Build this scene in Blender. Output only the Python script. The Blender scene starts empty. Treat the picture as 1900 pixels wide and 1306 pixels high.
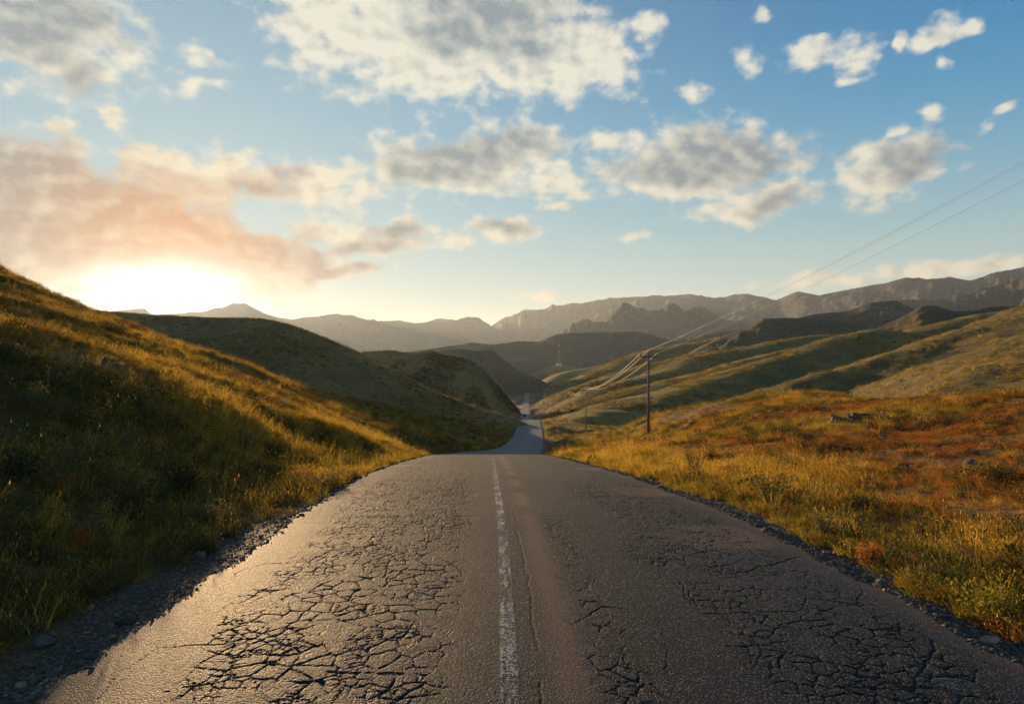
import bpy, math, random
import numpy as np
from mathutils import Vector

sc = bpy.context.scene
COL = sc.collection
R = math.radians
F = 1267.0                      # focal length in pixels of the 1900 x 1306 photograph
EYE = 1.8                       # eye height over the road (m)
SUN_AZ, SUN_EL = R(-25.9), R(5.5)
EXPO = 1.4                      # the photograph is exposed for the shaded ground
SUN_DIR = Vector((math.sin(SUN_AZ)*math.cos(SUN_EL), math.cos(SUN_AZ)*math.cos(SUN_EL), math.sin(SUN_EL)))

# ------------------------------------------------------------------ camera
cam_d = bpy.data.cameras.new('camera'); cam = bpy.data.objects.new('camera', cam_d); COL.objects.link(cam)
cam.location = (0, 0, EYE); cam.rotation_euler = (R(90), 0, 0)
cam_d.sensor_width = 36; cam_d.sensor_fit = 'HORIZONTAL'; cam_d.lens = F/1900*36
cam_d.clip_start = 0.05; cam_d.clip_end = 60000
sc.camera = cam
# ------------------------------------------------------------------ exposure and engine
vs = sc.view_settings
vs.view_transform = 'Standard'; vs.look = 'None'; vs.exposure = EXPO; vs.gamma = 1.0
vs.use_curve_mapping = False
sc.render.engine = 'CYCLES'
cy = sc.cycles
cy.use_denoising = True
cy.use_adaptive_sampling = True; cy.adaptive_threshold = 0.03
cy.max_bounces = 5; cy.diffuse_bounces = 2; cy.glossy_bounces = 2; cy.transmission_bounces = 4
cy.transparent_max_bounces = 8; cy.volume_bounces = 0
cy.sample_clamp_indirect = 4.0
# ------------------------------------------------------------------ sun
sun_d = bpy.data.lights.new('sun', 'SUN'); sun = bpy.data.objects.new('sun', sun_d); COL.objects.link(sun)
sun_d.energy = 5.0; sun_d.angle = R(0.5); sun_d.color = (1.0, 0.64, 0.32)
sun.rotation_euler = SUN_DIR.to_track_quat('Z', 'Y').to_euler()
sun.location = (-200, 400, 60)

# ------------------------------------------------------------------ node helpers
def lin(h):
    """sRGB 0-255 triple -> linear"""
    o = []
    for c in h:
        c /= 255.0
        o.append(c/12.92 if c <= 0.04045 else ((c+0.055)/1.055)**2.4)
    return tuple(o)

class NT:
    def __init__(self, tree): self.t = tree; self.n = tree.nodes; self.l = tree.links
    def put(self, sock, v):
        if isinstance(v, bpy.types.NodeSocket): self.l.new(v, sock)
        elif v is not None:
            if hasattr(sock.default_value, '__len__') and not hasattr(v, '__len__'): v = [v]*len(sock.default_value)
            if hasattr(v, '__len__') and len(v) == 3 and len(sock.default_value) == 4: v = (*v, 1)
            sock.default_value = v
    def m(self, op, a, b=None, c=None, clamp=False):
        n = self.n.new('ShaderNodeMath'); n.operation = op; n.use_clamp = clamp
        for i, v in enumerate((a, b, c)): self.put(n.inputs[i], v) if v is not None else None
        return n.outputs[0]
    def vm(self, op, a, b=None, scale=None):
        n = self.n.new('ShaderNodeVectorMath'); n.operation = op
        self.put(n.inputs[0], a)
        if b is not None: self.put(n.inputs[1], b)
        if scale is not None: self.put(n.inputs['Scale'], scale)
        return n.outputs['Value'] if op in ('LENGTH', 'DOT_PRODUCT', 'DISTANCE') else n.outputs[0]
    def mix(self, f, a, b, blend='MIX'):
        n = self.n.new('ShaderNodeMix'); n.data_type = 'RGBA'; n.blend_type = blend; n.clamp_factor = True
        self.put(n.inputs[0], f); self.put(n.inputs[6], a); self.put(n.inputs[7], b)
        return n.outputs[2]
    def noise(self, vec, scale, detail=4, rough=0.55, dist=0.0, dim='3D', color=False):
        n = self.n.new('ShaderNodeTexNoise'); n.noise_dimensions = dim
        if vec is not None: self.l.new(vec, n.inputs['Vector'])
        n.inputs['Scale'].default_value = scale; n.inputs['Detail'].default_value = detail
        n.inputs['Roughness'].default_value = rough; n.inputs['Distortion'].default_value = dist
        return n.outputs['Color' if color else 'Fac']
    def voro(self, vec, scale, feature='F1', out='Distance', rand=1.0):
        n = self.n.new('ShaderNodeTexVoronoi'); n.feature = feature
        if vec is not None: self.l.new(vec, n.inputs['Vector'])
        n.inputs['Scale'].default_value = scale; n.inputs['Randomness'].default_value = rand
        return n.outputs[out]
    def ss(self, v, lo, hi, a=0.0, b=1.0):
        n = self.n.new('ShaderNodeMapRange'); n.interpolation_type = 'SMOOTHSTEP'
        self.put(n.inputs[0], v); self.put(n.inputs[1], lo); self.put(n.inputs[2], hi)
        n.inputs[3].default_value = a; n.inputs[4].default_value = b
        return n.outputs[0]
    def sep(self, v):
        n = self.n.new('ShaderNodeSeparateXYZ'); self.l.new(v, n.inputs[0]); return n.outputs
    def comb(self, x, y, z=0.0):
        n = self.n.new('ShaderNodeCombineXYZ')
        for i, v in enumerate((x, y, z)): self.put(n.inputs[i], v)
        return n.outputs[0]
    def attr(self, name, kind='GEOMETRY'):
        n = self.n.new('ShaderNodeAttribute'); n.attribute_name = name; n.attribute_type = kind
        return n.outputs['Fac']
    def bump(self, h, strength, dist, normal=None):
        n = self.n.new('ShaderNodeBump'); self.put(n.inputs['Height'], h)
        n.inputs['Strength'].default_value = strength; n.inputs['Distance'].default_value = dist
        if normal is not None: self.l.new(normal, n.inputs['Normal'])
        return n.outputs[0]

# ------------------------------------------------------------------ world: evening sky with broken cloud
SKY = 0.132
def px_dir(px, py):
    az = math.atan((px-950)/F); el = math.atan((653-py)/F*math.cos(az))
    return math.degrees(az), math.degrees(el)
def build_world():
    w = bpy.data.worlds.new('World'); sc.world = w; w.use_nodes = True
    t = NT(w.node_tree); t.n.clear()
    tc = t.n.new('ShaderNodeTexCoord'); d = tc.outputs['Generated']
    x, y, z = t.sep(d)
    DEG = 180/math.pi
    az = t.m('MULTIPLY', t.m('ARCTAN2', x, y), DEG)
    el = t.m('MULTIPLY', t.m('ARCSINE', z), DEG)
    sky = t.n.new('ShaderNodeTexSky'); sky.sky_type = 'NISHITA'; sky.sun_disc = False
    sky.sun_elevation = SUN_EL; sky.sun_rotation = SUN_AZ
    sky.altitude = 900; sky.air_density = 1.3; sky.dust_density = 1.2; sky.ozone_density = 2.5
    ang = t.m('MULTIPLY', t.m('ARCCOSINE', t.m('MINIMUM', t.vm('DOT_PRODUCT', d, tuple(SUN_DIR)), 0.999999)), DEG)
    # aureole round the low sun
    sdx = t.m('DIVIDE', t.m('SUBTRACT', az, math.degrees(SUN_AZ)), 5.6); sdy = t.m('DIVIDE', t.m('SUBTRACT', el, math.degrees(SUN_EL)-.8), 2.3)
    g1 = t.m('EXPONENT', t.m('MULTIPLY', t.m('MULTIPLY_ADD', sdx, sdx, t.m('MULTIPLY', sdy, sdy)), -1.0))
    g0 = t.m('EXPONENT', t.m('MULTIPLY', t.m('POWER', t.m('DIVIDE', ang, 3.2), 2.0), -1.0))
    g2 = t.m('EXPONENT', t.m('DIVIDE', ang, -9.0))
    P = t.comb(az, el, 0.0)
    # --- the cloud field: ellipses in azimuth/elevation, broken up by noise
    blobs = [  # px, py, half width, half height, rotation, weight
        (105, 50, 175, 92, -14, 1.15), (30, 20, 120, 60, 0, 1.0),
        (600, 40, 115, 85, -25, 1.0), (740, 80, 170, 85, -12, 1.1), (890, 60, 190, 95, -4, 1.25), (1000, 120, 150, 50, -6, .95),
        (1110, 95, 85, 62, -20, 1.0), (900, 15, 120, 50, 0, 1.1),
        (760, 300, 80, 45, 0, .9), (880, 300, 150, 50, 6, 1.05), (985, 268, 65, 30, 0, .95), (1030, 330, 75, 34, -8, .9),
        (1130, 262, 38, 18, 0, .85), (1290, 300, 175, 58, -4, 1.2), (1250, 345, 110, 32, -12, 1.0), (1400, 378, 125, 26, 8, .95),
        (1650, 312, 112, 48, 8, 1.05), (1730, 318, 45, 20, 8, .8),
        (60, 300, 190, 55, -6, 1.1), (150, 400, 330, 95, -6, 1.35), (330, 440, 260, 72, -20, 1.3), (60, 470, 230, 60, 4, 1.2), (480, 470, 130, 42, -22, 1.2),
        (610, 500, 130, 13, 2, 1.0), (560, 480, 100, 22, -6, 1.0),
        (330, 330, 120, 45, -10, 1.0), (470, 325, 110, 40, -8, .85), (570, 345, 130, 40, -8, .85), (640, 330, 60, 28, 0, .7),
        (700, 455, 95, 24, 6, .95), (730, 425, 70, 18, 4, .85), (600, 425, 60, 22, 0, .8), (930, 430, 85, 22, 4, .9), (850, 445, 55, 14, 0, .7),
        (212, 213, 36, 20, 0, .9), (100, 235, 34, 16, 10, .7), (355, 160, 20, 16, 0, .6), (405, 155, 18, 10, 0, .6), (380, 108, 42, 14, 0, .55),
        (1303, 168, 28, 15, 0, .7), (1520, 100, 68, 23, 6, .8), (1595, 118, 38, 28, 0, .75), (1590, 150, 36, 9, 4, .8),
        (1740, 62, 42, 19, 24, .68), (1790, 40, 22, 13, 20, .62), (1762, 108, 18, 14, 0, .6), (1675, 80, 12, 18, 0, .6),
        (1722, 218, 28, 20, 20, .58), (1868, 202, 30, 8, 20, .6), (1426, 22, 17, 15, 40, .7), (1382, 112, 26, 16, -20, .65), (1202, 52, 24, 28, 20, .65),
        (1814, 244, 22, 9, 12, .55), (1170, 438, 30, 9, 0, .65), (1040, 378, 34, 10, 0, .65), (1215, 366, 16, 7, 0, .6), (1655, 255, 20, 14, 30, .7),
        (1540, 518, 120, 15, 3, .75), (1800, 492, 150, 17, 4, .8), (1000, 552, 70, 9, 2, .55), (1690, 505, 80, 10, 2, .7), (830, 592, 60, 7, 2, .5),
        (420, 560, 0.1, 0.1, 0, 0.01),
    ]
    wn = t.noise(P, 0.22, 4, 0.5, color=True)
    Pw = t.vm('ADD', P, t.vm('MULTIPLY', t.vm('SUBTRACT', wn, (0.5, 0.5, 0.5)), (4.2, 2.2, 0.0)))
    def ell(p, a0, e0, sx, sy, rot, wgt):
        c, q = math.cos(R(rot)), math.sin(R(rot))
        u = t.vm('DOT_PRODUCT', p, (c/sx, q/sx, -(c*a0+q*e0)/sx)); v = t.vm('DOT_PRODUCT', p, (-q/sy, c/sy, -(-q*a0+c*e0)/sy))
        return t.m('MULTIPLY_ADD', t.m('SQRT', t.m('MULTIPLY_ADD', v, v, t.m('MULTIPLY', u, u))), -wgt, wgt)
    Pw = t.vm('ADD', Pw, (0.0, 0.0, 1.0))      # third component 1: each ellipse is two dot products
    acc = None; cnt = 0
    for bx, by, rx, ry, rot, wgt in blobs:
        a0, e0 = px_dir(bx, by); a1, _ = px_dir(bx+rx, by); a2, _ = px_dir(bx-rx, by)
        sx = abs(a1-a2)/2; sy = math.degrees(ry/F)*math.cos(R(a0))
        f = ell(Pw, a0, e0, sx*1.26, sy*1.30, rot, wgt)
        acc = f if acc is None else t.m('SMOOTH_MAX', acc, f, 0.18)
        cnt += 1
        if cnt % 15 == 0: Pw = t.vm('ADD', Pw, t.vm('SCALE', (1, 1, 0), scale=t.m('MULTIPLY', acc, 1e-7)))   # keeps the shader evaluated in short stretches
    shades = [  # thick grey parts of the larger clouds
        (95, 15, 150, 50, 0), (60, 60, 90, 50, 0), (150, 148, 50, 26, 0), (905, 18, 140, 58, -6), (840, 70, 80, 26, 0), (960, 90, 80, 16, -6),
        (870, 285, 150, 30, 6), (960, 268, 60, 20, 0), (810, 315, 90, 18, 0), (1330, 290, 150, 42, -4), (1240, 320, 110, 22, -6), (1420, 310, 50, 30, 0), (1690, 300, 70, 28, 6), (1440, 375, 60, 14, 8),
        (60, 310, 220, 56, -8), (180, 370, 280, 70, -10), (390, 430, 260, 60, -20), (540, 470, 100, 34, -20), (60, 430, 240, 90, 0), (250, 450, 260, 60, -6), (480, 345, 60, 18, 0), (545, 318, 30, 14, 0), (680, 460, 80, 16, 6), (740, 425, 40, 14, 0), (625, 500, 110, 10, 2), (930, 425, 50, 10, 0)]
    sacc = None; Pw = t.vm('ADD', Pw, t.vm('SCALE', (1, 1, 0), scale=t.m('MULTIPLY', acc, 1e-7)))
    for bx, by, rx, ry, rot in shades:
        a0, e0 = px_dir(bx, by)
        f = ell(Pw, a0, e0, math.degrees(rx/F)*math.cos(R(a0))**2*1.35, math.degrees(ry/F)*math.cos(R(a0))*1.45, rot, 1.0)
        sacc = f if sacc is None else t.m('SMOOTH_MAX', sacc, f, 0.25)
        cnt += 1
        if cnt % 15 == 0: Pw = t.vm('ADD', Pw, t.vm('SCALE', (1, 1, 0), scale=t.m('MULTIPLY', sacc, 1e-7)))
    # beyond the framed part of the sky the same broken cloud goes on
    qz = t.m('MAXIMUM', t.m('ADD', z, 0.12), 0.03)
    Q = t.comb(t.m('DIVIDE', x, qz), t.m('DIVIDE', y, qz), 0.0)
    bgn = t.m('MULTIPLY', t.m('SUBTRACT', t.noise(Q, 1.1, 3, 0.5), 0.56), 5.0)
    outside = t.m('MAXIMUM', t.ss(t.m('ABSOLUTE', az), 40, 47), t.ss(el, 28, 34))
    bgf = t.m('ADD', t.m('MULTIPLY', t.m('SUBTRACT', outside, 1.0), 6.0), bgn)
    acc = t.m('MAXIMUM', acc, bgf); sacc = t.m('MAXIMUM', sacc, t.m('SUBTRACT', bgf, 0.35))
    acc = t.m('MAXIMUM', acc, -1.5)
    S3 = t.vm('MULTIPLY', P, (1.0, 1.45, 1.0))
    nz = t.noise(S3, 0.17, 3, 0.5); n1 = t.noise(S3, 0.50, 5, 0.50)
    # the same noise sampled a little nearer the sun: the difference lights the sunward billows
    ds = t.vm('NORMALIZE', t.vm('SUBTRACT', (math.degrees(SUN_AZ), math.degrees(SUN_EL)*1.45, 0), S3))
    S4 = t.vm('ADD', S3, t.vm('SCALE', ds, scale=0.9))
    n2 = t.noise(S4, 0.50, 3, 0.50)
    fld = t.m('ADD', t.m('ADD', acc, 0.03), t.m('ADD', t.m('MULTIPLY', t.m('SUBTRACT', n1, 0.5), 1.7), t.m('MULTIPLY', t.m('SUBTRACT', nz, 0.5), 0.7)))
    dens = t.ss(fld, -0.04, 0.62)
    thick = t.ss(t.m('ADD', sacc, t.m('MULTIPLY', t.m('SUBTRACT', n1, 0.5), 0.45)), -0.35, 0.85)
    rim = t.m('MULTIPLY', t.m('SUBTRACT', n1, n2), 1.5)
    lit = t.m('ADD', t.m('SUBTRACT', 0.95, t.m('MULTIPLY', thick, 0.84)), rim, clamp=True)
    near = t.m('EXPONENT', t.m('MULTIPLY', t.m('POWER', t.m('DIVIDE', ang, 9.5), 2.0), -1.0))
    low = t.ss(el, 4.0, 22.0)
    bright = t.mix(low, lin((226, 214, 190)), lin((234, 230, 212)))
    core = t.mix(low, lin((120, 119, 124)), lin((138, 152, 158)))
    core = t.mix(near, core, lin((222, 148, 92)))
    bright = t.mix(near, bright, lin((246, 220, 178)))
    ccol = t.mix(lit, core, bright)
    # clear sky: physical sky with the evening grading of the photograph
    grad = t.n.new('ShaderNodeValToRGB'); cr = grad.color_ramp; cr.interpolation = 'B_SPLINE'
    stops = [(0.0, (214, 206, 184)), (0.07, (184, 204, 200)), (0.14, (150, 192, 204)), (0.24, (64, 158, 204)), (0.36, (2, 124, 184)), (0.55, (4, 96, 158)), (1.0, (20, 90, 145))]
    while len(cr.elements) < len(stops): cr.elements.new(0.5)
    for e, (p, c) in zip(cr.elements, stops): e.position = p; e.color = (*lin(c), 1)
    t.l.new(t.m('DIVIDE', el, 70.0, clamp=True), grad.inputs[0])
    g3 = t.m('EXPONENT', t.m('MULTIPLY', t.m('POWER', t.m('DIVIDE', ang, 33.0), 2.0), -1.0))
    tint = t.mix(t.m('MULTIPLY', g3, 0.80), grad.outputs[0], lin((176, 206, 214)))
    base = t.mix(0.90, t.vm('SCALE', sky.outputs[0], scale=SKY), tint)
    glow = t.vm('ADD', t.vm('SCALE', (1.0, 0.97, 0.88), scale=t.m('MULTIPLY_ADD', g1, 1.0, t.m('MULTIPLY', g0, .35))), t.vm('SCALE', (1.0, 0.74, 0.42), scale=t.m('MULTIPLY', g2, 0.04)))
    clear = t.vm('ADD', t.vm('SCALE', base, scale=.93), glow)
    ccol = t.vm('ADD', ccol, t.vm('SCALE', glow, scale=0.12))
    full = t.mix(t.m('MULTIPLY', t.m('MULTIPLY', dens, t.m('SUBTRACT', 1.0, t.m('MULTIPLY', g1, .75))), 0.94), clear, ccol)
    bg = t.n.new('ShaderNodeBackground')
    t.l.new(t.vm('SCALE', full, scale=1/SKY), bg.inputs[0]); bg.inputs[1].default_value = SKY/2**EXPO
    out = t.n.new('ShaderNodeOutputWorld'); t.l.new(bg.outputs[0], out.inputs[0])
    w.cycles.sampling_method = 'MANUAL'; w.cycles.sample_map_resolution = 1024
build_world()

# ------------------------------------------------------------------ numeric helpers
def _h(ix, iy, seed):
    n = (ix.astype(np.int64)*374761393 + iy.astype(np.int64)*668265263 + seed*974711) & 0x7fffffff
    n = ((n ^ (n >> 13))*1274126177) & 0x7fffffff
    n = ((n ^ (n >> 16))*668265263) & 0x7fffffff
    return ((n ^ (n >> 15)) & 0xffffff)/float(0xffffff)
def vnoise(x, y, seed=0):
    x = np.asarray(x, float); y = np.asarray(y, float)
    ix = np.floor(x); iy = np.floor(y); fx = x-ix; fy = y-iy
    fx = fx*fx*fx*(fx*(fx*6-15)+10); fy = fy*fy*fy*(fy*(fy*6-15)+10)
    a = _h(ix, iy, seed); b = _h(ix+1, iy, seed); c = _h(ix, iy+1, seed); d = _h(ix+1, iy+1, seed)
    return (a+(b-a)*fx)*(1-fy)+(c+(d-c)*fx)*fy
def fbm(x, y, seed=0, octv=4, gain=0.5):
    s = 0; a = 1; tot = 0
    for o in range(octv):
        s = s+a*(vnoise(x, y, seed+o*17)-0.5); tot += a
        x = x*2.03+3.1; y = y*2.03-1.7; a *= gain
    return s/tot
def ridged(x, y, seed=0, octv=4):
    s = 0; a = 1; tot = 0
    for o in range(octv):
        s = s+a*(1-np.abs(2*vnoise(x, y, seed+o*13)-1)); tot += a
        x = x*2.1+1.3; y = y*2.1+2.9; a *= 0.5
    return s/tot
def sstep(a, b, v):
    t = np.clip((v-a)/(b-a), 0, 1); return t*t*(3-2*t)
def pchip(xs, ys, v):
    xs = np.array(xs, float); ys = np.array(ys, float)
    h = np.diff(xs); dl = np.diff(ys)/h; m = np.zeros_like(xs)
    for i in range(1, len(xs)-1):
        if dl[i-1]*dl[i] > 0:
            w1 = 2*h[i]+h[i-1]; w2 = h[i]+2*h[i-1]
            m[i] = (w1+w2)/(w1/dl[i-1]+w2/dl[i])
    m[0] = dl[0]; m[-1] = dl[-1]
    v = np.clip(v, xs[0], xs[-1]); i = np.clip(np.searchsorted(xs, v)-1, 0, len(xs)-2)
    t = (v-xs[i])/h[i]
    return ((1+2*t)*(1-t)**2*ys[i]+t*(1-t)**2*h[i]*m[i]+t*t*(3-2*t)*ys[i+1]+t*t*(t-1)*h[i]*m[i+1])
def P3(px, py, d):
    return ((px-950)/F*d, d, EYE+(653-py)/F*d)

# ------------------------------------------------------------------ mesh helpers
def new_mesh(name, verts, faces, mat=None, smooth=True, parent=None, attrs=None):
    me = bpy.data.meshes.new(name)
    verts = np.asarray(verts, np.float32); 
    if isinstance(faces, np.ndarray):
        k = faces.shape[1]; nf = len(faces)
        me.vertices.add(len(verts)); me.vertices.foreach_set('co', verts.ravel())
        me.loops.add(nf*k); me.loops.foreach_set('vertex_index', faces.astype(np.int32).ravel())
        me.polygons.add(nf); me.polygons.foreach_set('loop_start', np.arange(0, nf*k, k, dtype=np.int32))
        me.update(calc_edges=True)
    else:
        me.from_pydata(verts.tolist(), [], faces)
    if smooth: me.polygons.foreach_set('use_smooth', np.ones(len(me.polygons), bool))
    for nm, arr in (attrs or {}).items():
        a = me.attributes.new(nm, 'FLOAT', 'POINT'); a.data.foreach_set('value', np.asarray(arr, np.float32).ravel())
    me.validate()
    o = bpy.data.objects.new(name, me); COL.objects.link(o)
    if mat: me.materials.append(mat)
    if parent: o.parent = parent
    return o
def grid_faces(nr, nc, wrap=False):
    i = np.arange(nr-1)[:, None]*nc; 
    if wrap: j = np.arange(nc)[None, :]; k = (j+1) % nc
    else: j = np.arange(nc-1)[None, :]; k = j+1
    return np.stack([i+j, i+k, i+nc+k, i+nc+j], -1).reshape(-1, 4)
def tag(o, label=None, cat=None, group=None, kind=None):
    if label: o['label'] = label
    if cat: o['category'] = cat
    if group: o['group'] = group
    if kind: o['kind'] = kind
    return o
def structure(o, label): return tag(o, label, kind='structure')
def empty(name, loc, rz=0):
    o = bpy.data.objects.new(name, None); COL.objects.link(o); o.location = loc; o.rotation_euler = (0, 0, rz)
    o.empty_display_size = 0.3
    return o
class MB:
    """collects simple shapes into one mesh"""
    def __init__(s): s.v = []; s.f = []
    def box(s, c, size, rz=0.0, taper=1.0):
        b = len(s.v); cx, cy, cz = c; hx, hy, hz = size[0]/2, size[1]/2, size[2]/2; cr, sr = math.cos(rz), math.sin(rz)
        for dz in (-1, 1):
            k = taper if dz > 0 else 1
            for dx, dy in ((-1, -1), (1, -1), (1, 1), (-1, 1)):
                X, Y = dx*hx*k, dy*hy*k
                s.v.append((cx+X*cr-Y*sr, cy+X*sr+Y*cr, cz+dz*hz))
        s.f += [tuple(b+i for i in q) for q in ((3, 2, 1, 0), (4, 5, 6, 7), (0, 1, 5, 4), (1, 2, 6, 5), (2, 3, 7, 6), (3, 0, 4, 7))]
        return s
    def tube(s, pts, rad, n=8, caps=True):
        pts = [Vector(p) for p in pts]; rad = rad if hasattr(rad, '__len__') else [rad]*len(pts)
        b = len(s.v); up = Vector((0, 0, 1))
        for i, p in enumerate(pts):
            tn = (pts[min(i+1, len(pts)-1)]-pts[max(i-1, 0)]).normalized()
            u = tn.cross(up)
            if u.length < 1e-3: u = tn.cross(Vector((0, 1, 0)))
            u.normalize(); w = u.cross(tn)
            for k in range(n):
                a = 2*math.pi*k/n; s.v.append(tuple(p+u*math.cos(a)*rad[i]+w*math.sin(a)*rad[i]))
        for i in range(len(pts)-1):
            for k in range(n):
                s.f.append((b+i*n+k, b+i*n+(k+1) % n, b+(i+1)*n+(k+1) % n, b+(i+1)*n+k))
        if caps:
            s.f.append(tuple(b+k for k in range(n))[::-1]); e = b+(len(pts)-1)*n; s.f.append(tuple(e+k for k in range(n)))
        return s
    def build(s, name, mat, parent=None, smooth=False): return new_mesh(name, s.v, s.f, mat, smooth, parent)

# ------------------------------------------------------------------ road alignment
RY = [-60, -20, 0, 3.5, 7.3, 11.6, 19.7, 27, 34, 45, 63, 98, 127, 160, 182, 230, 300, 350, 443, 600, 790, 900, 1000]
RZ = [.4, .12, 0, -.02, -.17, -.5, -1.42, -2.36, -3.32, -5.15, -7.4, -11.5, -13.8, -15.3, -16.4, -22.4, -29.6, -31.4, -37, -44.2, -49.3, -51, -52.5]
CX = [2.5, .9, .27, .25, .1, -.19, -.62, -.9, -1.05, -.8, 0.0, 1.7, 3.0, 4.1, 4.7, 5.6, 7.0, 7.5, 8.4, 12.4, 17.6, 20, 24]
HALF = 2.75
def road_z(y): return pchip(RY, RZ, y)
def road_x(y): return pchip(RY, CX, y)
def edge_off(y, side):           # ragged edge of the asphalt; a wider apron on the left beyond the crest
    e = HALF+0.10*fbm(y*0.7, y*0+side*7.7, 5, 3)*2
    e = e+0.09*fbm(y*4.0, y*0+side*3.3, 8, 4)*2
    if side < 0: e = e+4.2*np.exp(-((y-52)/11.0)**2)
    return e

# ------------------------------------------------------------------ ground height
CTRL = []   # (x, y, z)
for p in [  # photo x, photo y, depth
    # left cutting bank and its crest
    (0, 1000, 5.6), (0, 850, 8), (0, 720, 10.5), (0, 636, 13), (200, 1000, 6.6), (200, 850, 10), (200, 748, 12.5), (150, 672, 14),
    (300, 712, 16), (400, 890, 12.2), (400, 800, 16), (450, 770, 19), (600, 845, 23), (600, 800, 26), (720, 835, 33), (720, 828, 36),
    (0, 612, 20), (0, 575, 34), (200, 652, 28), (350, 698, 28), (480, 742, 30), (600, 785, 38), (250, 630, 45), (420, 690, 44),
    # first left hill, crest
    (0, 505, 60), (100, 548, 63), (175, 580, 65), (263, 615, 64), (303, 639, 62), (431, 672, 58), (472, 706, 55), (560, 742, 53), (640, 773, 52), (760, 815, 53), (830, 832, 56),
    (-300, 380, 60), (-300, 560, 20), (-600, 600, 12),
    # right verge and bank
    (1900, 1150, 5.5), (1900, 1000, 7.9), (1900, 850, 14.6), (1900, 780, 21), (1900, 736, 30), (1700, 1000, 8.4), (1600, 940, 10.6), (1500, 905, 13.2),
    (1600, 850, 17.5), (1700, 800, 24), (1700, 746, 38), (1560, 800, 26), (1560, 753, 45), (1440, 747, 55), (1400, 800, 31), (1400, 850, 20.5),
    (1350, 752, 62), (1300, 868, 20), (1300, 810, 40), (1250, 767, 72), (1200, 818, 60), (1199, 781, 76), (1200, 835, 36), (1100, 848, 32), (1091, 806, 86), (1120, 825, 62), (1050, 842, 42),
    (2300, 760, 20), (2300, 1000, 6), (2800, 700, 14),
    # golden hillside on the right, crest against the next valley
    (1900, 742, 44), (1900, 716, 70), (1900, 655, 98), (1900, 577, 150), (1800, 609, 146), (1700, 640, 140), (1600, 672, 132), (1500, 714, 122), (1440, 746, 112),
    (1750, 722, 80), (1700, 690, 112), (1640, 712, 105), (1560, 752, 74), (1640, 752, 58), (2300, 470, 160), (2300, 640, 60),
]: CTRL.append(P3(*p))
CTRL += [  # hidden ground, given directly
    (-52, 95, 3), (-32, 92, -3), (-20, 90, -7), (-11, 95, -10.4), (-24, 130, -9), (-10, 130, -13), (-14, 182, -16.2), (-40, 200, -14),
    (30, 95, -9.5), (44, 82, -6.5), (38, 58, -5.6), (50, 110, -8.5), (60, 165, -14), (100, 200, -9), (150, 215, 4), (70, 240, -22), (130, 330, -25), (230, 300, 0),
    (10, 110, -12.4), (24, 132, -14.6), (12, 182, -16.8), (32, 205, -19), (36, 300, -29), (-24, 300, -28.5), (34, 443, -37), (-24, 443, -36.5),
    (62, 790, -50), (-40, 790, -49), (250, 700, -42), (-250, 700, -45), (200, 1200, -58), (-300, 1200, -58), (700, 900, -40), (-700, 900, -40), (0, 1500, -60),
    (-20, 0, 3.6), (-45, 10, 9), (-80, 40, 14), (-20, -25, 2.5), (20, -20, 1.5), (18, 3, .3), (45, 5, 3.5), (80, 40, 8), (0, -60, .4), (-150, 90, 20), (160, 60, 22), (-150, -80, 12), (150, -80, 14),
    (0, -300, 4), (-400, -200, 10), (400, -200, 10), (-400, 200, 10), (400, 200, 12), (0, -1200, -20), (-1000, 0, -20), (1000, 0, -20), (900, -900, -20), (-900, -900, -20),
]
for yy in (2, 4.5, 9, 15, 25, 40, 55, 75, 98, 127, 160, 182, 240, 330, 443, 600):
    for s in (-1, 1):
        CTRL.append((float(road_x(yy))+s*3.6, yy, float(road_z(yy))-0.12))
for a in range(0, 360, 30): CTRL.append((1.2*math.sin(R(a)), 1.2*math.cos(R(a)), 0.0))
_C = np.array(CTRL)
def _lp(x, y):
    return np.arctan2(x, y), np.log(np.maximum(np.hypot(x, y), 0.8))
_ca, _cl = _lp(_C[:, 0], _C[:, 1])
_ce = (_C[:, 2]-EYE)/np.maximum(np.hypot(_C[:, 0], _C[:, 1]), 0.8)
_ca = np.concatenate([_ca, _ca-2*math.pi, _ca+2*math.pi]); _cl = np.tile(_cl, 3); _ce = np.tile(_ce, 3)
_kp = np.abs(_ca) < math.pi*1.4; _ca, _cl, _ce = _ca[_kp], _cl[_kp], _ce[_kp]
_EPS = 0.06
def _phi(da, dl): return np.sqrt(da*da+dl*dl*0.5+_EPS**2)
_n = len(_ca)
_A = np.zeros((_n+1, _n+1)); _A[:_n, :_n] = _phi(_ca[:, None]-_ca, _cl[:, None]-_cl)+np.eye(_n)*1e-5
_A[:_n, _n] = 1; _A[_n, :_n] = 1
_W = np.linalg.solve(_A, np.concatenate([_ce, [0]]))
def _rbf(x, y):
    a, l = _lp(x, y); out = np.empty_like(a)
    for i in range(0, len(a), 20000):
        s = slice(i, i+20000)
        out[s] = _phi(a[s, None]-_ca, l[s, None]-_cl)@_W[:_n]+_W[_n]
    return EYE+out*np.maximum(np.hypot(x, y), 0.8)
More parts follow.
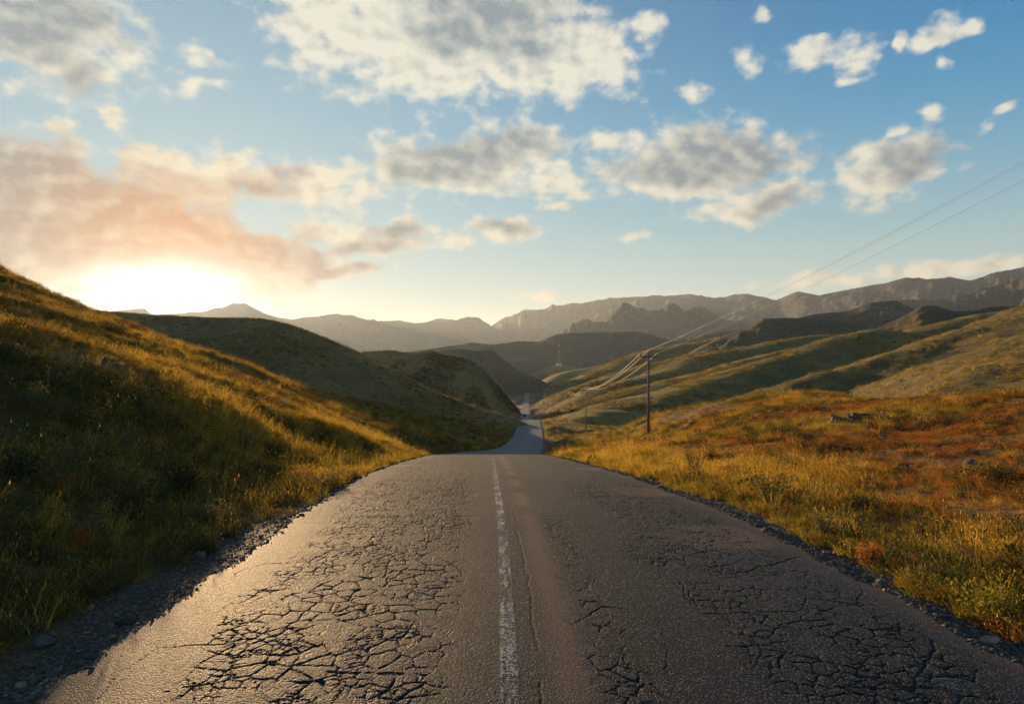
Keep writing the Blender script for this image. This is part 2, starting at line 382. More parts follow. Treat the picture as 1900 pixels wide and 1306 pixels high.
def ground_h(x, y, detail=True):
    x = np.atleast_1d(np.asarray(x, float)); y = np.atleast_1d(np.asarray(y, float)); sh = x.shape
    x = x.ravel(); y = y.ravel()
    r = np.hypot(x, y)
    z = _rbf(x, y)
    far = sstep(900, 1700, r)
    z = z*(1-far)+(-60+4*fbm(x/300, y/300, 3))*far
    # distance from the road
    yc = np.clip(y, -60, 1000); s = np.where(x < road_x(yc), -1, 1); dx = np.abs(x-road_x(yc))
    eo = np.where(s < 0, edge_off(yc, -1), edge_off(yc, 1))
    q = dx-eo
    onr = (y > -60) & (y < 1000)
    k = np.where(onr, 1-sstep(0.35, 2.4, q), 0)
    zr = road_z(yc)-0.06-0.05*sstep(0, .5, q)
    if detail:
        off = sstep(0.2, 2.5, q)*np.where(onr, 1, 1)
        z = z+off*(0.28*fbm(x/3.1, y/3.1, 21, 4)*np.minimum(1, r/8)+0.10*fbm(x/.5, y/.5, 31, 3)*np.exp(-r/60)
                   + np.minimum(r, 400)*0.012*fbm(x/(9+0*r), y/9, 41, 4)*sstep(15, 60, r)+np.minimum(r, 900)*0.016*fbm(x/45, y/45, 51, 4)*sstep(60, 200, r))
        hs = sstep(38, 60, x)*sstep(55, 85, y)*(1-sstep(190, 240, y))
        z = z+hs*1.5*(ridged(y/15+.8*fbm(x/20, y/20, 83, 2), x/70, 85, 4)-.55)
        zr = zr+0.03*fbm(x/.35, y/.35, 61, 3)*sstep(0, .4, q)
    z = z*(1-k)+zr*k
    return z.reshape(sh)
def gz(x, y): return float(ground_h(x, y)[0])

# ------------------------------------------------------------------ materials of the land
def base_mat(name):
    m = bpy.data.materials.new(name); m.use_nodes = True
    t = NT(m.node_tree); b = t.n['Principled BSDF']; b.inputs['Specular IOR Level'].default_value = 0.15
    b.inputs['Roughness'].default_value = 0.9
    return m, t, b
def mat_plain(name, col, rough=0.7, spec=0.3, metal=0.0, var=0.25, scale=6.0):
    m, t, b = base_mat(name)
    g = t.n.new('ShaderNodeTexCoord').outputs['Object']
    n = t.noise(g, scale, 5, 0.6)
    t.l.new(t.mix(n, tuple(c*(1-var) for c in col), tuple(min(1, c*(1+var)) for c in col)), b.inputs['Base Color'])
    b.inputs['Roughness'].default_value = rough; b.inputs['Specular IOR Level'].default_value = spec; b.inputs['Metallic'].default_value = metal
    return m
def mat_ground():
    m, t, b = base_mat('soil_and_dry_grass')
    g = t.n.new('ShaderNodeNewGeometry').outputs['Position']
    big = t.noise(g, 0.035, 5, 0.6); mid = t.noise(g, 0.45, 6, 0.65); fine = t.noise(g, 7.0, 6, 0.7)
    col = t.mix(t.ss(mid, .36, .64), (0.105, 0.066, 0.022), (0.175, 0.105, 0.032))
    col = t.mix(t.ss(big, .44, .62), col, (0.060, 0.062, 0.020))
    far = t.ss(t.sep(g)[0], 34, 60)          # thinner, paler turf over stony soil on the right-hand hillside
    col = t.mix(t.m('MULTIPLY', far, .75), col, t.mix(t.ss(t.noise(g, .16, 7, .7), .40, .62), (0.085, 0.076, 0.026), (0.24, 0.165, 0.052)))
    col = t.mix(t.m('MULTIPLY', t.ss(fine, .52, .72), .8), col, (0.045, 0.034, 0.018))
    col = t.mix(t.m('MULTIPLY', t.ss(t.noise(g, 1.3, 5, .6), .62, .72), .5), col, (0.13, 0.10, 0.065))
    sh = t.attr('shoulder')
    stones = t.voro(g, 34.0)
    grav = t.mix(t.ss(fine, .35, .7), (0.090, 0.085, 0.066), (0.18, 0.16, 0.12))
    grav = t.mix(t.ss(stones, .25, .55), grav, (0.035, 0.034, 0.03))
    col = t.mix(sh, col, grav)
    t.l.new(col, b.inputs['Base Color'])
    h = t.m('ADD', t.m('MULTIPLY', fine, .5), t.m('MULTIPLY', t.noise(g, 40.0, 4, .6), .2))
    nb = t.bump(h, 0.9, 0.12)
    nb = t.bump(t.noise(g, 0.9, 6, .7), 0.8, 0.5, nb)
    t.l.new(nb, b.inputs['Normal'])
    return m
def mat_hill(name, c1, c2, c3, shrub, s=1.0, bump=1.0, rock=None):
    """hillside turf: two tones of grass, bare soil, dark shrub specks"""
    m, t, b = base_mat(name)
    g = t.n.new('ShaderNodeNewGeometry').outputs['Position']
    big = t.noise(g, 0.012*s, 6, 0.6); mid = t.noise(g, 0.09*s, 7, 0.65); fine = t.noise(g, 0.7*s, 6, 0.7)
    col = t.mix(t.ss(mid, .38, .62), c1, c2)
    col = t.mix(t.ss(big, .46, .62), col, c3)
    v = t.voro(t.vm('ADD', g, t.vm('SCALE', t.noise(g, .5*s, 3, color=True), scale=2.0/s)), 0.32*s)
    spots = t.m('MULTIPLY', t.ss(v, .34, .16), t.ss(mid, .40, .58))
    col = t.mix(t.m('MULTIPLY', spots, .85), col, shrub)
    col = t.mix(t.m('MULTIPLY', t.ss(fine, .5, .75), .6), col, tuple(c*.45 for c in c1))
    if rock:
        col = t.mix(t.ss(t.noise(g, .05*s, 8, .72), .53, .62), col, rock)
    t.l.new(col, b.inputs['Base Color'])
    nb = t.bump(mid, 0.7*bump, 6.0/s); nb = t.bump(fine, 0.8*bump, 1.0/s, nb)
    nb = t.bump(spots, 0.6*bump, 0.8/s, nb)
    t.l.new(nb, b.inputs['Normal'])
    return m
M = {}
M['ground'] = mat_ground()
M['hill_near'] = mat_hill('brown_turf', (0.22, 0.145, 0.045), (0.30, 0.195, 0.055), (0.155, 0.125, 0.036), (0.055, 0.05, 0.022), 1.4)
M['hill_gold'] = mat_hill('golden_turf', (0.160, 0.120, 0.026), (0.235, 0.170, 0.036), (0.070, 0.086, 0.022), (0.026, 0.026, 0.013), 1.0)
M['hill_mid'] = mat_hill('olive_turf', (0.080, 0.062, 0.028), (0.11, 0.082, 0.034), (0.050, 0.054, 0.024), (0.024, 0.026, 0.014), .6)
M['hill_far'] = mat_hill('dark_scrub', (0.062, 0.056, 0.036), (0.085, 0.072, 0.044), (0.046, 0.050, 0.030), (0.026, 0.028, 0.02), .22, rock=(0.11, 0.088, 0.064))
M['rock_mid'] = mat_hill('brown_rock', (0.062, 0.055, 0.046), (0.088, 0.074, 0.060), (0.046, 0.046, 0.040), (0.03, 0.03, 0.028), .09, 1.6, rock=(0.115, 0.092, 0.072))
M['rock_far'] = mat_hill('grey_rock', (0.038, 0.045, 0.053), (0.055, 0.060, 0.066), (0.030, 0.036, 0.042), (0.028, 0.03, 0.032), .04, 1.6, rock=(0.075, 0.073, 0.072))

# ------------------------------------------------------------------ ground sheet (fine in front of the camera, out to the horizon)
def build_ground():
    az = np.concatenate([np.arange(-56, 56.01, 0.225), np.arange(58, 90, 2.0), np.arange(90, 270, 6.0), np.arange(270, 304, 2.0)])
    rr = [1.2]
    while rr[-1] < 15000:
        r = rr[-1]; rr.append(r*(1.0125 if r < 260 else 1.02 if r < 1500 else 1.08))
    rr = np.array(rr); a = np.radians(az)
    X = rr[:, None]*np.sin(a); Y = rr[:, None]*np.cos(a)
    x = X.ravel(); y = Y.ravel()
    z = ground_h(x, y)
    yc = np.clip(y, -60, 1000); dl = road_x(yc)-x; q = np.where(dl > 0, dl-edge_off(yc, -1), -dl-edge_off(yc, 1))
    wob = 0.5*fbm(x/.9, y/.9, 77, 3)
    sh = (1-sstep(0.35, 1.0, q+wob-np.where(dl > 0, .05, 0.0)))*((y > -60) & (y < 1000))
    nr, nc = len(rr), len(az)
    f = grid_faces(nr, nc, True)
    v = np.stack([x, y, z], 1); v = np.vstack([v, [[0, 0, -0.06]]])
    me = new_mesh('ground', v, f, M['ground'], attrs={'shoulder': np.append(sh, 1)})
    structure(me, 'dry grassy ground of the valley on both sides of the road')
    return me
ground = build_ground()

# ------------------------------------------------------------------ hills and mountains
HILLS = []
def ridge(name, label, pts, slope, zb, mat, nu=500, nv=60, gully=0.10, gl=40.0, jag=0.0, jl=20.0, back=1.2, seed=0, pw=1.0, soft=0.05):
    """a hill with the given crest line, falling towards the valley in front and away behind it"""
    nu = int(nu*.75); nv = int(nv*.75)
    pts = sorted(pts); px = np.array([p[0] for p in pts], float); py = np.array([p[1] for p in pts], float); dd = np.array([p[2] for p in pts], float)
    u = np.linspace(px[0], px[-1], nu)
    cyv = np.interp(u, px, py) if jag else pchip(px, py, u)
    dc = pchip(px, dd, u) if len(set(dd)) > 1 else np.full(nu, dd[0])
    a = (u-950)/F
    zc = EYE+(653-cyv)/F*dc
    arc = a*dc
    if jag: zc = zc+jag*(ridged(arc/jl, arc*0+seed, seed, 5)-.62)*dc/1000
    ends = np.minimum(1, np.minimum((u-u[0]), (u[-1]-u))/(0.04*(u[-1]-u[0])))
    H = np.maximum(zc-zb, 1.0)
    L = H/slope
    tt = np.concatenate([-np.linspace(1, 0, max(8, nv//5))[:-1]**1.5*back, np.linspace(0, 1, nv)**1.25])
    V = []
    for t in tt:
        at = abs(t)/(back if t < 0 else 1)
        drop = (np.sqrt(at*at+soft*soft)-soft)/(math.sqrt(1+soft*soft)-soft)
        drop = drop**pw
        d = dc-L*t
        z = zc-H*drop
        env = min(1, at*3.2)*min(1, (1-at)*4+.15)
        lat = arc+L*0.35*(fbm(arc/(gl*3), arc*0+t*2.0, seed+5, 3))
        gy = ridged(lat/gl, t*L/(gl*2.6)+seed, seed+3, 4)-.55
        z = z+H*gully*2*gy*env+H*gully*.5*fbm(a*d/(gl*.25), d/(gl*.25), seed+9, 4)*min(1, at*6)
        V.append(np.stack([a*d, d, z], 1))
    v = np.concatenate(V); f = grid_faces(len(tt), nu)[:, ::-1]
    o = new_mesh(name, v, f, mat); HILLS.append(o)
    return structure(o, label)
def spur(name, label, pts, mat, sl=(0.42, 0.42), width=60.0, top=10.0, nv=46, nu=260, amp=1.0, seed=0, gl=18.0):
    """a grassy spur swept along its crest line, rounded on top, with furrowed flanks"""
    p = np.array([P3(*q) for q in pts]); s = np.concatenate([[0], np.cumsum(np.hypot(np.diff(p[:, 0]), np.diff(p[:, 1])))])
    e0 = p[0]-(p[1]-p[0])/np.linalg.norm((p[1]-p[0])[:2])*width*.4; e0[2] = p[0][2]-width*.22
    p = np.vstack([e0, p]); s = np.concatenate([[-width*.4], s])
    u = np.linspace(s[0], s[-1], nu)
    c = np.stack([pchip(s, p[:, i], u) for i in range(3)], 1)
    k = np.ones(31)/31; pad = np.pad(c[:, :2], ((15, 15), (0, 0)), 'edge'); xy = np.stack([np.convolve(pad[:, i], k, 'valid') for i in range(2)], 1)
    tg = np.gradient(xy, axis=0); tg /= np.linalg.norm(tg, axis=1)[:, None]; nrm = np.stack([-tg[:, 1], tg[:, 0]], 1)   # to the far left
    vv = np.sign(np.linspace(-1, 1, nv))*np.abs(np.linspace(-1, 1, nv))**1.3*width
    V = []
    for v in vv:
        k = sl[0] if v > 0 else sl[1]
        drop = k*(math.sqrt(v*v+top*top)-top)
        q = c[:, :2]+nrm*v
        env = min(1, abs(v)/(top*1.5))
        fur = ridged(u/gl+fbm(u/gl/2, u*0+v/width*2, seed+1, 2)*1.2, u*0+v/width*.8+seed, seed+2, 3)-.55
        z = c[:, 2]-drop+amp*(fur*6.0*env*k+1.6*fbm(q[:, 0]/14, q[:, 1]/14, seed+4, 4)+5*fbm(q[:, 0]/70, q[:, 1]/70, seed+6, 3)*env)
        V.append(np.column_stack([q, z]))
    v = np.concatenate(V)
    o = new_mesh(name, v, grid_faces(nv, nu), mat); HILLS.append(o)
    return structure(o, label)

def at(lst, d): return [(x, y, d) for x, y in lst]
# left side
ridge('hill', 'brown rounded hill left of the road, second slope behind the lit bank', [(-200, 590, 225), (100, 575, 215), (190, 578, 212), (300, 585, 210), (430, 590, 205), (480, 592, 203), (520, 600, 200), (580, 618, 195), (640, 643, 190), (680, 660, 187), (720, 682, 183), (780, 715, 178), (850, 745, 172), (920, 765, 166), (955, 774, 162), (985, 790, 160)],
      0.27, -18, M['hill_near'], 700, 120, gully=.09, gl=24, seed=3, soft=.12)
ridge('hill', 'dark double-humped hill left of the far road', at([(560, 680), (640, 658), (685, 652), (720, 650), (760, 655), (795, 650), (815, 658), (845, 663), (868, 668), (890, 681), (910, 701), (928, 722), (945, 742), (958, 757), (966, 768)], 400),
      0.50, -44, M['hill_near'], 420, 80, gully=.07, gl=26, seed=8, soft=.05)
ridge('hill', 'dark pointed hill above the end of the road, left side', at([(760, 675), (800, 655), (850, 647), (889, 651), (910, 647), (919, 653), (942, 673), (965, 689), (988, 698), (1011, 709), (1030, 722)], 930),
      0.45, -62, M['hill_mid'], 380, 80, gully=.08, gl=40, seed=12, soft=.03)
# middle
ridge('hill', 'long dim hill across the valley behind the antenna mast', at([(700, 660), (780, 650), (850, 640), (873, 636), (919, 639), (960, 633), (997, 633), (1029, 622), (1057, 618), (1114, 616), (1185, 615), (1227, 627), (1300, 645), (1380, 660)], 1700),
      0.34, -72, M['hill_far'], 520, 90, gully=.10, gl=110, seed=15, jag=2.0, jl=60)
# right side: spurs one behind the other
spur('hill', 'dark spur with a lit crest, nearest behind the golden hillside on the right', [(1089, 773, 190), (1137, 756, 212), (1199, 740, 232), (1250, 726, 250), (1302, 710, 266), (1388, 684, 290), (1491, 653, 315), (1594, 617, 340), (1629, 612, 346), (1660, 619, 360), (1767, 598, 385), (1836, 583, 405), (1960, 562, 440), (2150, 520, 500)], M['hill_gold'], (.46, .62), 90, 22, nv=70, nu=420, seed=31)
spur('hill', 'second dark spur with a thin lit crest beyond the power pole', [(1115, 747, 330), (1183, 725, 350), (1250, 708, 370), (1319, 690, 390), (1388, 668, 410), (1464, 650, 430), (1540, 635, 455), (1640, 622, 490)], M['hill_gold'], (.44, .60), 90, 20, seed=37)
spur('hill', 'third spur in dim light beyond the power pole', [(1080, 740, 440), (1149, 712, 460), (1195, 700, 475), (1250, 686, 490), (1302, 660, 520), (1388, 646, 545), (1471, 628, 570), (1560, 618, 610)], M['hill_gold'], (.44, .60), 100, 22, seed=43)
spur('hill', 'fourth spur with golden crest above the pole crossarm', [(1070, 724, 570), (1144, 696, 600), (1190, 682, 620), (1250, 668, 640), (1320, 650, 665), (1400, 640, 700)], M['hill_gold'], (.42, .56), 100, 24, seed=47)
spur('hill', 'far lit spur on the right side of the valley floor', [(1055, 714, 750), (1075, 706, 755), (1120, 686, 780), (1183, 658, 810), (1230, 646, 840), (1290, 636, 870), (1360, 622, 910)], M['hill_gold'], (.40, .46), 120, 30, seed=53)
spur('hill', 'small lit spur at the end of the valley right of the antenna mast', [(1032, 698, 1010), (1045, 692, 1015), (1090, 683, 1040), (1126, 676, 1065), (1200, 662, 1110)], M['hill_gold'], (.30, .36), 90, 16, seed=59)
spur('hill', 'small lit knoll at the valley end carrying the antenna mast', [(980, 700, 1255), (997, 691, 1258), (1020, 683, 1270), (1041, 676, 1280), (1065, 681, 1300), (1100, 690, 1330)], M['hill_gold'], (.28, .34), 80, 18, seed=61)
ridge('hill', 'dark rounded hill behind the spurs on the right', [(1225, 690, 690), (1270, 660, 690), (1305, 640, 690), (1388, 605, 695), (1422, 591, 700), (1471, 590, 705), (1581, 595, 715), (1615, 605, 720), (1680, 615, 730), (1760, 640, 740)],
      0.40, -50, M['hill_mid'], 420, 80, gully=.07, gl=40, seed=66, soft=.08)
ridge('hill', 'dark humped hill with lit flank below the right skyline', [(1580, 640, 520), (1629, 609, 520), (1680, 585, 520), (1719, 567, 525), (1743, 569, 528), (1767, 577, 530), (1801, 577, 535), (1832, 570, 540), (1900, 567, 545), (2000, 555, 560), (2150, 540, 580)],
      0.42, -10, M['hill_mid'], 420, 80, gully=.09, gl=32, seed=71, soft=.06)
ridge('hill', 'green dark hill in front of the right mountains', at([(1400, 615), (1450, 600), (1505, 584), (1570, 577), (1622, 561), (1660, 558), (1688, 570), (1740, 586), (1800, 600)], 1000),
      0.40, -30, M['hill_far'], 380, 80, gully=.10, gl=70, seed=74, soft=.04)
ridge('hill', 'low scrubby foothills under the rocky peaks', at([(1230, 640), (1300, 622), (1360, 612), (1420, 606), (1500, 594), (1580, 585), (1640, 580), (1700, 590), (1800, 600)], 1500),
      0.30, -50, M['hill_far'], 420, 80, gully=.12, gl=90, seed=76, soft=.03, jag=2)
# mountains
ridge('mountain', 'dark rocky twin peaks in the middle distance right of the valley', at([(980, 640), (1034, 620), (1045, 607), (1057, 599), (1089, 596), (1119, 592), (1137, 582), (1156, 563), (1172, 567), (1199, 577), (1222, 578), (1240, 562), (1255, 566), (1272, 572), (1290, 568), (1320, 580), (1355, 592), (1400, 605), (1480, 620)], 3500),
      0.55, -75, M['rock_mid'], 600, 120, gully=.22, gl=150, seed=81, jag=14, jl=90, soft=.01)
ridge('mountain', 'long hazy mountain range along the right skyline', [(860, 650, 8296), (915, 604, 8052), (953, 583, 7799), (1010, 570, 7415), (1070, 560, 7031), (1140, 555, 6520), (1200, 552, 6048), (1250, 550, 5720), (1290, 547, 5420), (1340, 552, 5107), (1390, 545, 4802), (1440, 555, 4505), (1480, 540, 4233), (1520, 547, 4000), (1560, 538, 3900), (1590, 532, 3800), (1640, 527, 3700), (1680, 515, 3600), (1720, 520, 3500), (1760, 512, 3400), (1800, 517, 3300), (1850, 506, 3250), (1900, 497, 3200), (2000, 480, 3100), (2200, 450, 3000)],
      0.42, -75, M['rock_far'], 900, 150, gully=.24, gl=240, seed=85, jag=11, jl=170, soft=.01)
ridge('mountain', 'blue-brown lower mountain shoulder at the right edge', at([(1520, 590), (1600, 575), (1680, 557), (1767, 550), (1836, 530), (1900, 513), (2000, 495), (2200, 470)], 2200),
      0.36, -60, M['rock_mid'], 480, 110, gully=.22, gl=130, seed=88, jag=7, jl=70, soft=.01)
ridge('mountain', 'hazy golden mountain left of the valley mouth', at([(380, 620), (480, 605), (520, 594), (590, 588), (625, 583), (660, 587), (700, 595), (740, 592), (770, 601), (800, 596), (825, 598), (850, 592), (864, 589), (880, 588), (891, 591), (912, 604), (930, 617), (956, 632), (1000, 655)], 7400),
      0.45, -75, M['rock_far'], 600, 110, gully=.15, gl=380, seed=91, jag=5, jl=200, soft=.01)
ridge('mountain', 'faint mountain crest right under the setting sun', at([(-200, 570), (60, 590), (190, 579), (230, 575), (268, 571), (285, 586), (340, 581), (375, 578), (400, 572), (432, 564), (455, 561), (470, 569), (490, 581), (520, 591), (600, 600), (700, 612), (780, 602), (812, 591), (840, 592), (870, 605), (950, 640)], 8600),
      0.45, -75, M['rock_far'], 600, 90, gully=.15, gl=520, seed=95, jag=4, jl=260, soft=.01)

# ------------------------------------------------------------------ road
def voronoi_cracks(x, y, cell, seed, aniso=1.0):
    """distance to the nearest cell border of a jittered grid, in metres (approximate)"""
    u = x/cell; v = y/(cell*aniso); iu = np.floor(u); iv = np.floor(v)
    f1 = np.full(u.shape, 9.0); f2 = np.full(u.shape, 9.0)
    for du in (-1, 0, 1):
        for dv in (-1, 0, 1):
            a = iu+du; b = iv+dv
            d = np.hypot(a+.5+(_h(a, b, seed)-.5)*.9-u, b+.5+(_h(a, b, seed+7)-.5)*.9-v)
            n = d < f1; f2 = np.where(n, f1, np.minimum(f2, d)); f1 = np.where(n, d, f1)
    return (f2-f1)*cell*.5
def mat_asphalt():
    m, t, b = base_mat('worn_asphalt')
    g = t.n.new('ShaderNodeNewGeometry').outputs['Position']
    lat = t.attr('lateral'); ck = t.attr('crack'); patch = t.attr('patch'); dust = t.attr('dust')
    agg = t.voro(g, 95.0); fine = t.noise(g, 150.0, 3, .6); mid = t.noise(g, 2.2, 5, .6)
    ag2 = t.n.new('ShaderNodeTexVoronoi'); t.l.new(g, ag2.inputs['Vector']); ag2.inputs['Scale'].default_value = 95
    rnd = t.sep(ag2.outputs['Color'])[0]
    col = t.mix(t.ss(mid, .35, .65), (0.019, 0.029, 0.034), (0.033, 0.044, 0.050))
    wheel = t.ss(t.m('ABSOLUTE', t.m('SUBTRACT', t.m('ABSOLUTE', t.m('ADD', lat, t.m('MULTIPLY', mid, .3))), 1.45)), .55, .15)
    col = t.mix(t.m('MULTIPLY', wheel, .30), col, (0.048, 0.056, 0.060))
    col = t.mix(t.m('MULTIPLY', t.ss(t.noise(g, .8, 5, .65), .56, .68), .5), col, (0.018, 0.020, 0.021))
    col = t.mix(patch, col, (0.014, 0.022, 0.026))
    col = t.mix(t.m('MULTIPLY', t.ss(rnd, .70, .95), .8), col, (0.17, 0.185, 0.19))
    col = t.mix(t.m('MULTIPLY', t.ss(agg, .30, .65), .75), col, (0.010, 0.010, 0.010))
    col = t.mix(t.m('MULTIPLY', t.ss(t.sep(g)[1], 34, 48), .85), col, (0.135, 0.150, 0.160))  # paler pavement beyond the crest, with grazing sky sheen partly put into its colour
    col = t.mix(t.m('MULTIPLY', dust, .8), col, (0.13, 0.088, 0.062))
    wv = t.vm('ADD', g, t.vm('SCALE', t.vm('SUBTRACT', t.noise(g, 7.0, 3, .6, color=True), (.5, .5, .5)), scale=.10))
    fe = t.voro(t.vm('MULTIPLY', wv, (1, 1, 0)), 10.5, 'DISTANCE_TO_EDGE')
    it0 = t.m('MAXIMUM', t.attr('inten'), t.m('MULTIPLY', wheel, .45))
    inten = t.m('MULTIPLY', it0, t.ss(t.noise(g, 3.1, 3, .6), .34, .56))
    fk = t.m('MULTIPLY', t.ss(fe, t.m('MULTIPLY', inten, .065), t.m('MULTIPLY', inten, .018)), t.ss(inten, .15, .5))
    ck = t.m('MAXIMUM', ck, fk)
    col = t.mix(t.m('MULTIPLY', ck, .92), col, (0.010, 0.010, 0.010))
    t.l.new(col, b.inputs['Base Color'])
    rg = t.ss(fine, .2, .8, .58, .85)
    t.l.new(rg, b.inputs['Roughness']); b.inputs['Specular IOR Level'].default_value = 0.09
    nb = t.bump(t.m('ADD', t.m('MULTIPLY', agg, -1.0), t.m('MULTIPLY', fine, .35)), 0.42, 0.009)
    nb = t.bump(t.m('MULTIPLY', fk, -1.0), 0.8, 0.008, nb)
    nb = t.bump(t.noise(g, 22.0, 4, .65), .18, 0.02, nb)
    t.l.new(nb, b.inputs['Normal'])
    return m
def line_x(y):                     # the painted line wanders from the road's axis
    return pchip([-60, 0, 3.5, 7.3, 11.6, 19.7, 34, 45, 58, 80, 115, 182, 443, 790, 1000], [2.3, .05, -.01, -.10, -.26, -.52, -.95, -.85, -.25, .7, 2.5, 4.6, 8.4, 17.6, 24], y)
def road_surface(x, y):
    """relief, crack mask, patch mask, dust mask at lateral x (from the axis) and chainage y"""
    xl = x+road_x(y)-line_x(y)     # from the painted line
    wx = x+.07*fbm(x*4.0, y*4.0, 101, 3)+.025*fbm(x*17, y*17, 105, 2); wy = y+.07*fbm(x*4.0+9, y*4.0, 103, 3)+.025*fbm(x*17+3, y*17, 107, 2)
    ca = voronoi_cracks(wx, wy, 0.155, 111, 1.15); cb = voronoi_cracks(wx, wy, 0.105, 115, 1.3); cs = fbm(x*1.1, y*.7, 109, 2)*2; c1 = np.where(cs > .12, cb, ca); c2 = voronoi_cracks(wx, wy, 0.085, 113)
    c0 = voronoi_cracks(wx+.15*fbm(x*1.5, y*1.5, 117, 2), wy, 0.62, 119, 1.6)
    region = fbm(x*.8, y*.5, 121, 3)*2
    left = sstep(-.15, -.60, xl)*(1-sstep(2.0, 2.4, -x+.35*fbm(y*.8, x*0, 19, 2)))
    right = sstep(.95, 1.5, xl+.5*fbm(y*.6, x*0, 23, 2))*(1-sstep(2.25, 2.6, x))*.85
    joint = np.exp(-((xl-.62)/.20)**2)*.62*sstep(13, 6, y)
    inten = np.clip(np.maximum(np.maximum(left, right), joint)*(1.0+region*.45), 0, 1.15)
    g1 = vnoise(x*6, y*6, 131); g2 = vnoise(x*4.3, y*4.3, 133); g0 = vnoise(x*1.7, y*1.7, 135)
    w1 = .0047*np.clip(inten-.03, 0, 1)*np.clip(g1*1.9-.12, .0, 1.15); w2 = .0060*np.clip(inten-.40, 0, 1)*np.clip(g2*2.6-.9, 0, 1.4)
    w0 = .006*np.clip(g0*2.2-.75, 0, 1)*(.35+.65*np.clip(inten*1.5, 0, 1))
    def kk(c, w): return (1-sstep(.3, 1.2, c/np.maximum(w, 1e-4)))*sstep(.0008, .003, w)
    ck = np.maximum(np.maximum(kk(c1, w1), kk(c2, w2)*.8), kk(c0, w0)*.9)
    # longitudinal joint to the right of the paint line
    jx = xl-(.17+.06*fbm(y*1.1, y*0, 141, 3)+.035*fbm(y*9, y*0, 142, 3))
    ck = np.maximum(ck, np.exp(-(jx/.008)**2)*.45*sstep(.45, .6, vnoise(y*2.3, y*0, 151))*sstep(11, 8, y))
    tear = sstep(.05, .10, xl)*(1-sstep(.17, .25, xl+.05*fbm(y*3, y*0, 143, 3)))*sstep(12, 8, y)      # darker torn strip beside the line
    patch = np.maximum(sstep(.30, .75, xl+.10*fbm(y*2, y*0, 161, 2))*(1-sstep(12.6, 12.75, y+.2*fbm(x*2, x*0, 163, 2)))*(1-.6*sstep(1.4, 2.0, x)), tear)
    dust = np.exp(-((xl-.34-.06*fbm(y*.8, y*0, 171, 2))/.11)**2)*.75*sstep(.15, .5, vnoise(y*.9, y*0, 173))
    dust = np.maximum(dust, .6*np.exp(-((np.abs(x)-2.8)/.22)**2))
    dust = np.maximum(dust, .7*sstep(.66, .78, vnoise(x*.9, y*.55, 175))*sstep(1.2, 2.2, np.abs(x)))
    dome = .016*(fbm(x*.9, y*.5, 181, 2))
    cell = (.0012*sstep(0, .035, c1)+.004*(_h(np.floor(wx/.145), np.floor(wy/.167), 9)-.5))*np.clip(inten, 0, 1)
    h = dome+cell-.0075*ck
    return h, np.clip(ck, 0, 1), np.clip(patch, 0, 1), np.clip(dust, 0, 1), inten
def build_road():
    near = [3.0]
    while near[-1] < 13: near.append(near[-1]*1.0023)
    far = [near[-1]]
    while far[-1] < 62: far.append(far[-1]*1.006)
    while far[-1] < 1000: far.append(far[-1]*1.012)
    V, Fc, at_, base = [], [], {'lateral': [], 'crack': [], 'patch': [], 'dust': [], 'inten': []}, 0
    for ys, nc in ((np.concatenate([np.arange(-60, 2.9, 2.0), [3.0]]), 60), (np.array(near), 730), (np.array(far), 230)):
        tt = np.linspace(-1, 1, nc); el = -edge_off(ys, -1); er = edge_off(ys, 1)
        X = np.where(tt[None, :] < 0, -el[:, None]*tt[None, :], er[:, None]*tt[None, :]); Y = np.repeat(ys[:, None], nc, 1)
        x = X.ravel(); y = Y.ravel(); h, ck, pa, du, it = road_surface(x, y)
        fade = 1-sstep(25, 70, y); edge = np.minimum(X-el[:, None], er[:, None]-X).ravel()
        z = road_z(y)+.025*(1-(x/HALF)**2).clip(-1, 1)+h*fade-.055*np.exp(-np.maximum(edge, 0)/.02)
        V.append(np.stack([x+road_x(y), y, z], 1)); Fc.append(grid_faces(len(ys), nc)+base); base += len(x)
        for k, a in zip(('lateral', 'crack', 'patch', 'dust', 'inten'), (x, ck*fade, pa, du, it)): at_[k].append(a)
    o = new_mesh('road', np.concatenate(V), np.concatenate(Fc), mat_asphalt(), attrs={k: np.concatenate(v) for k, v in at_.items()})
    structure(o, 'old cracked asphalt road running over the crest into the valley')
build_road()

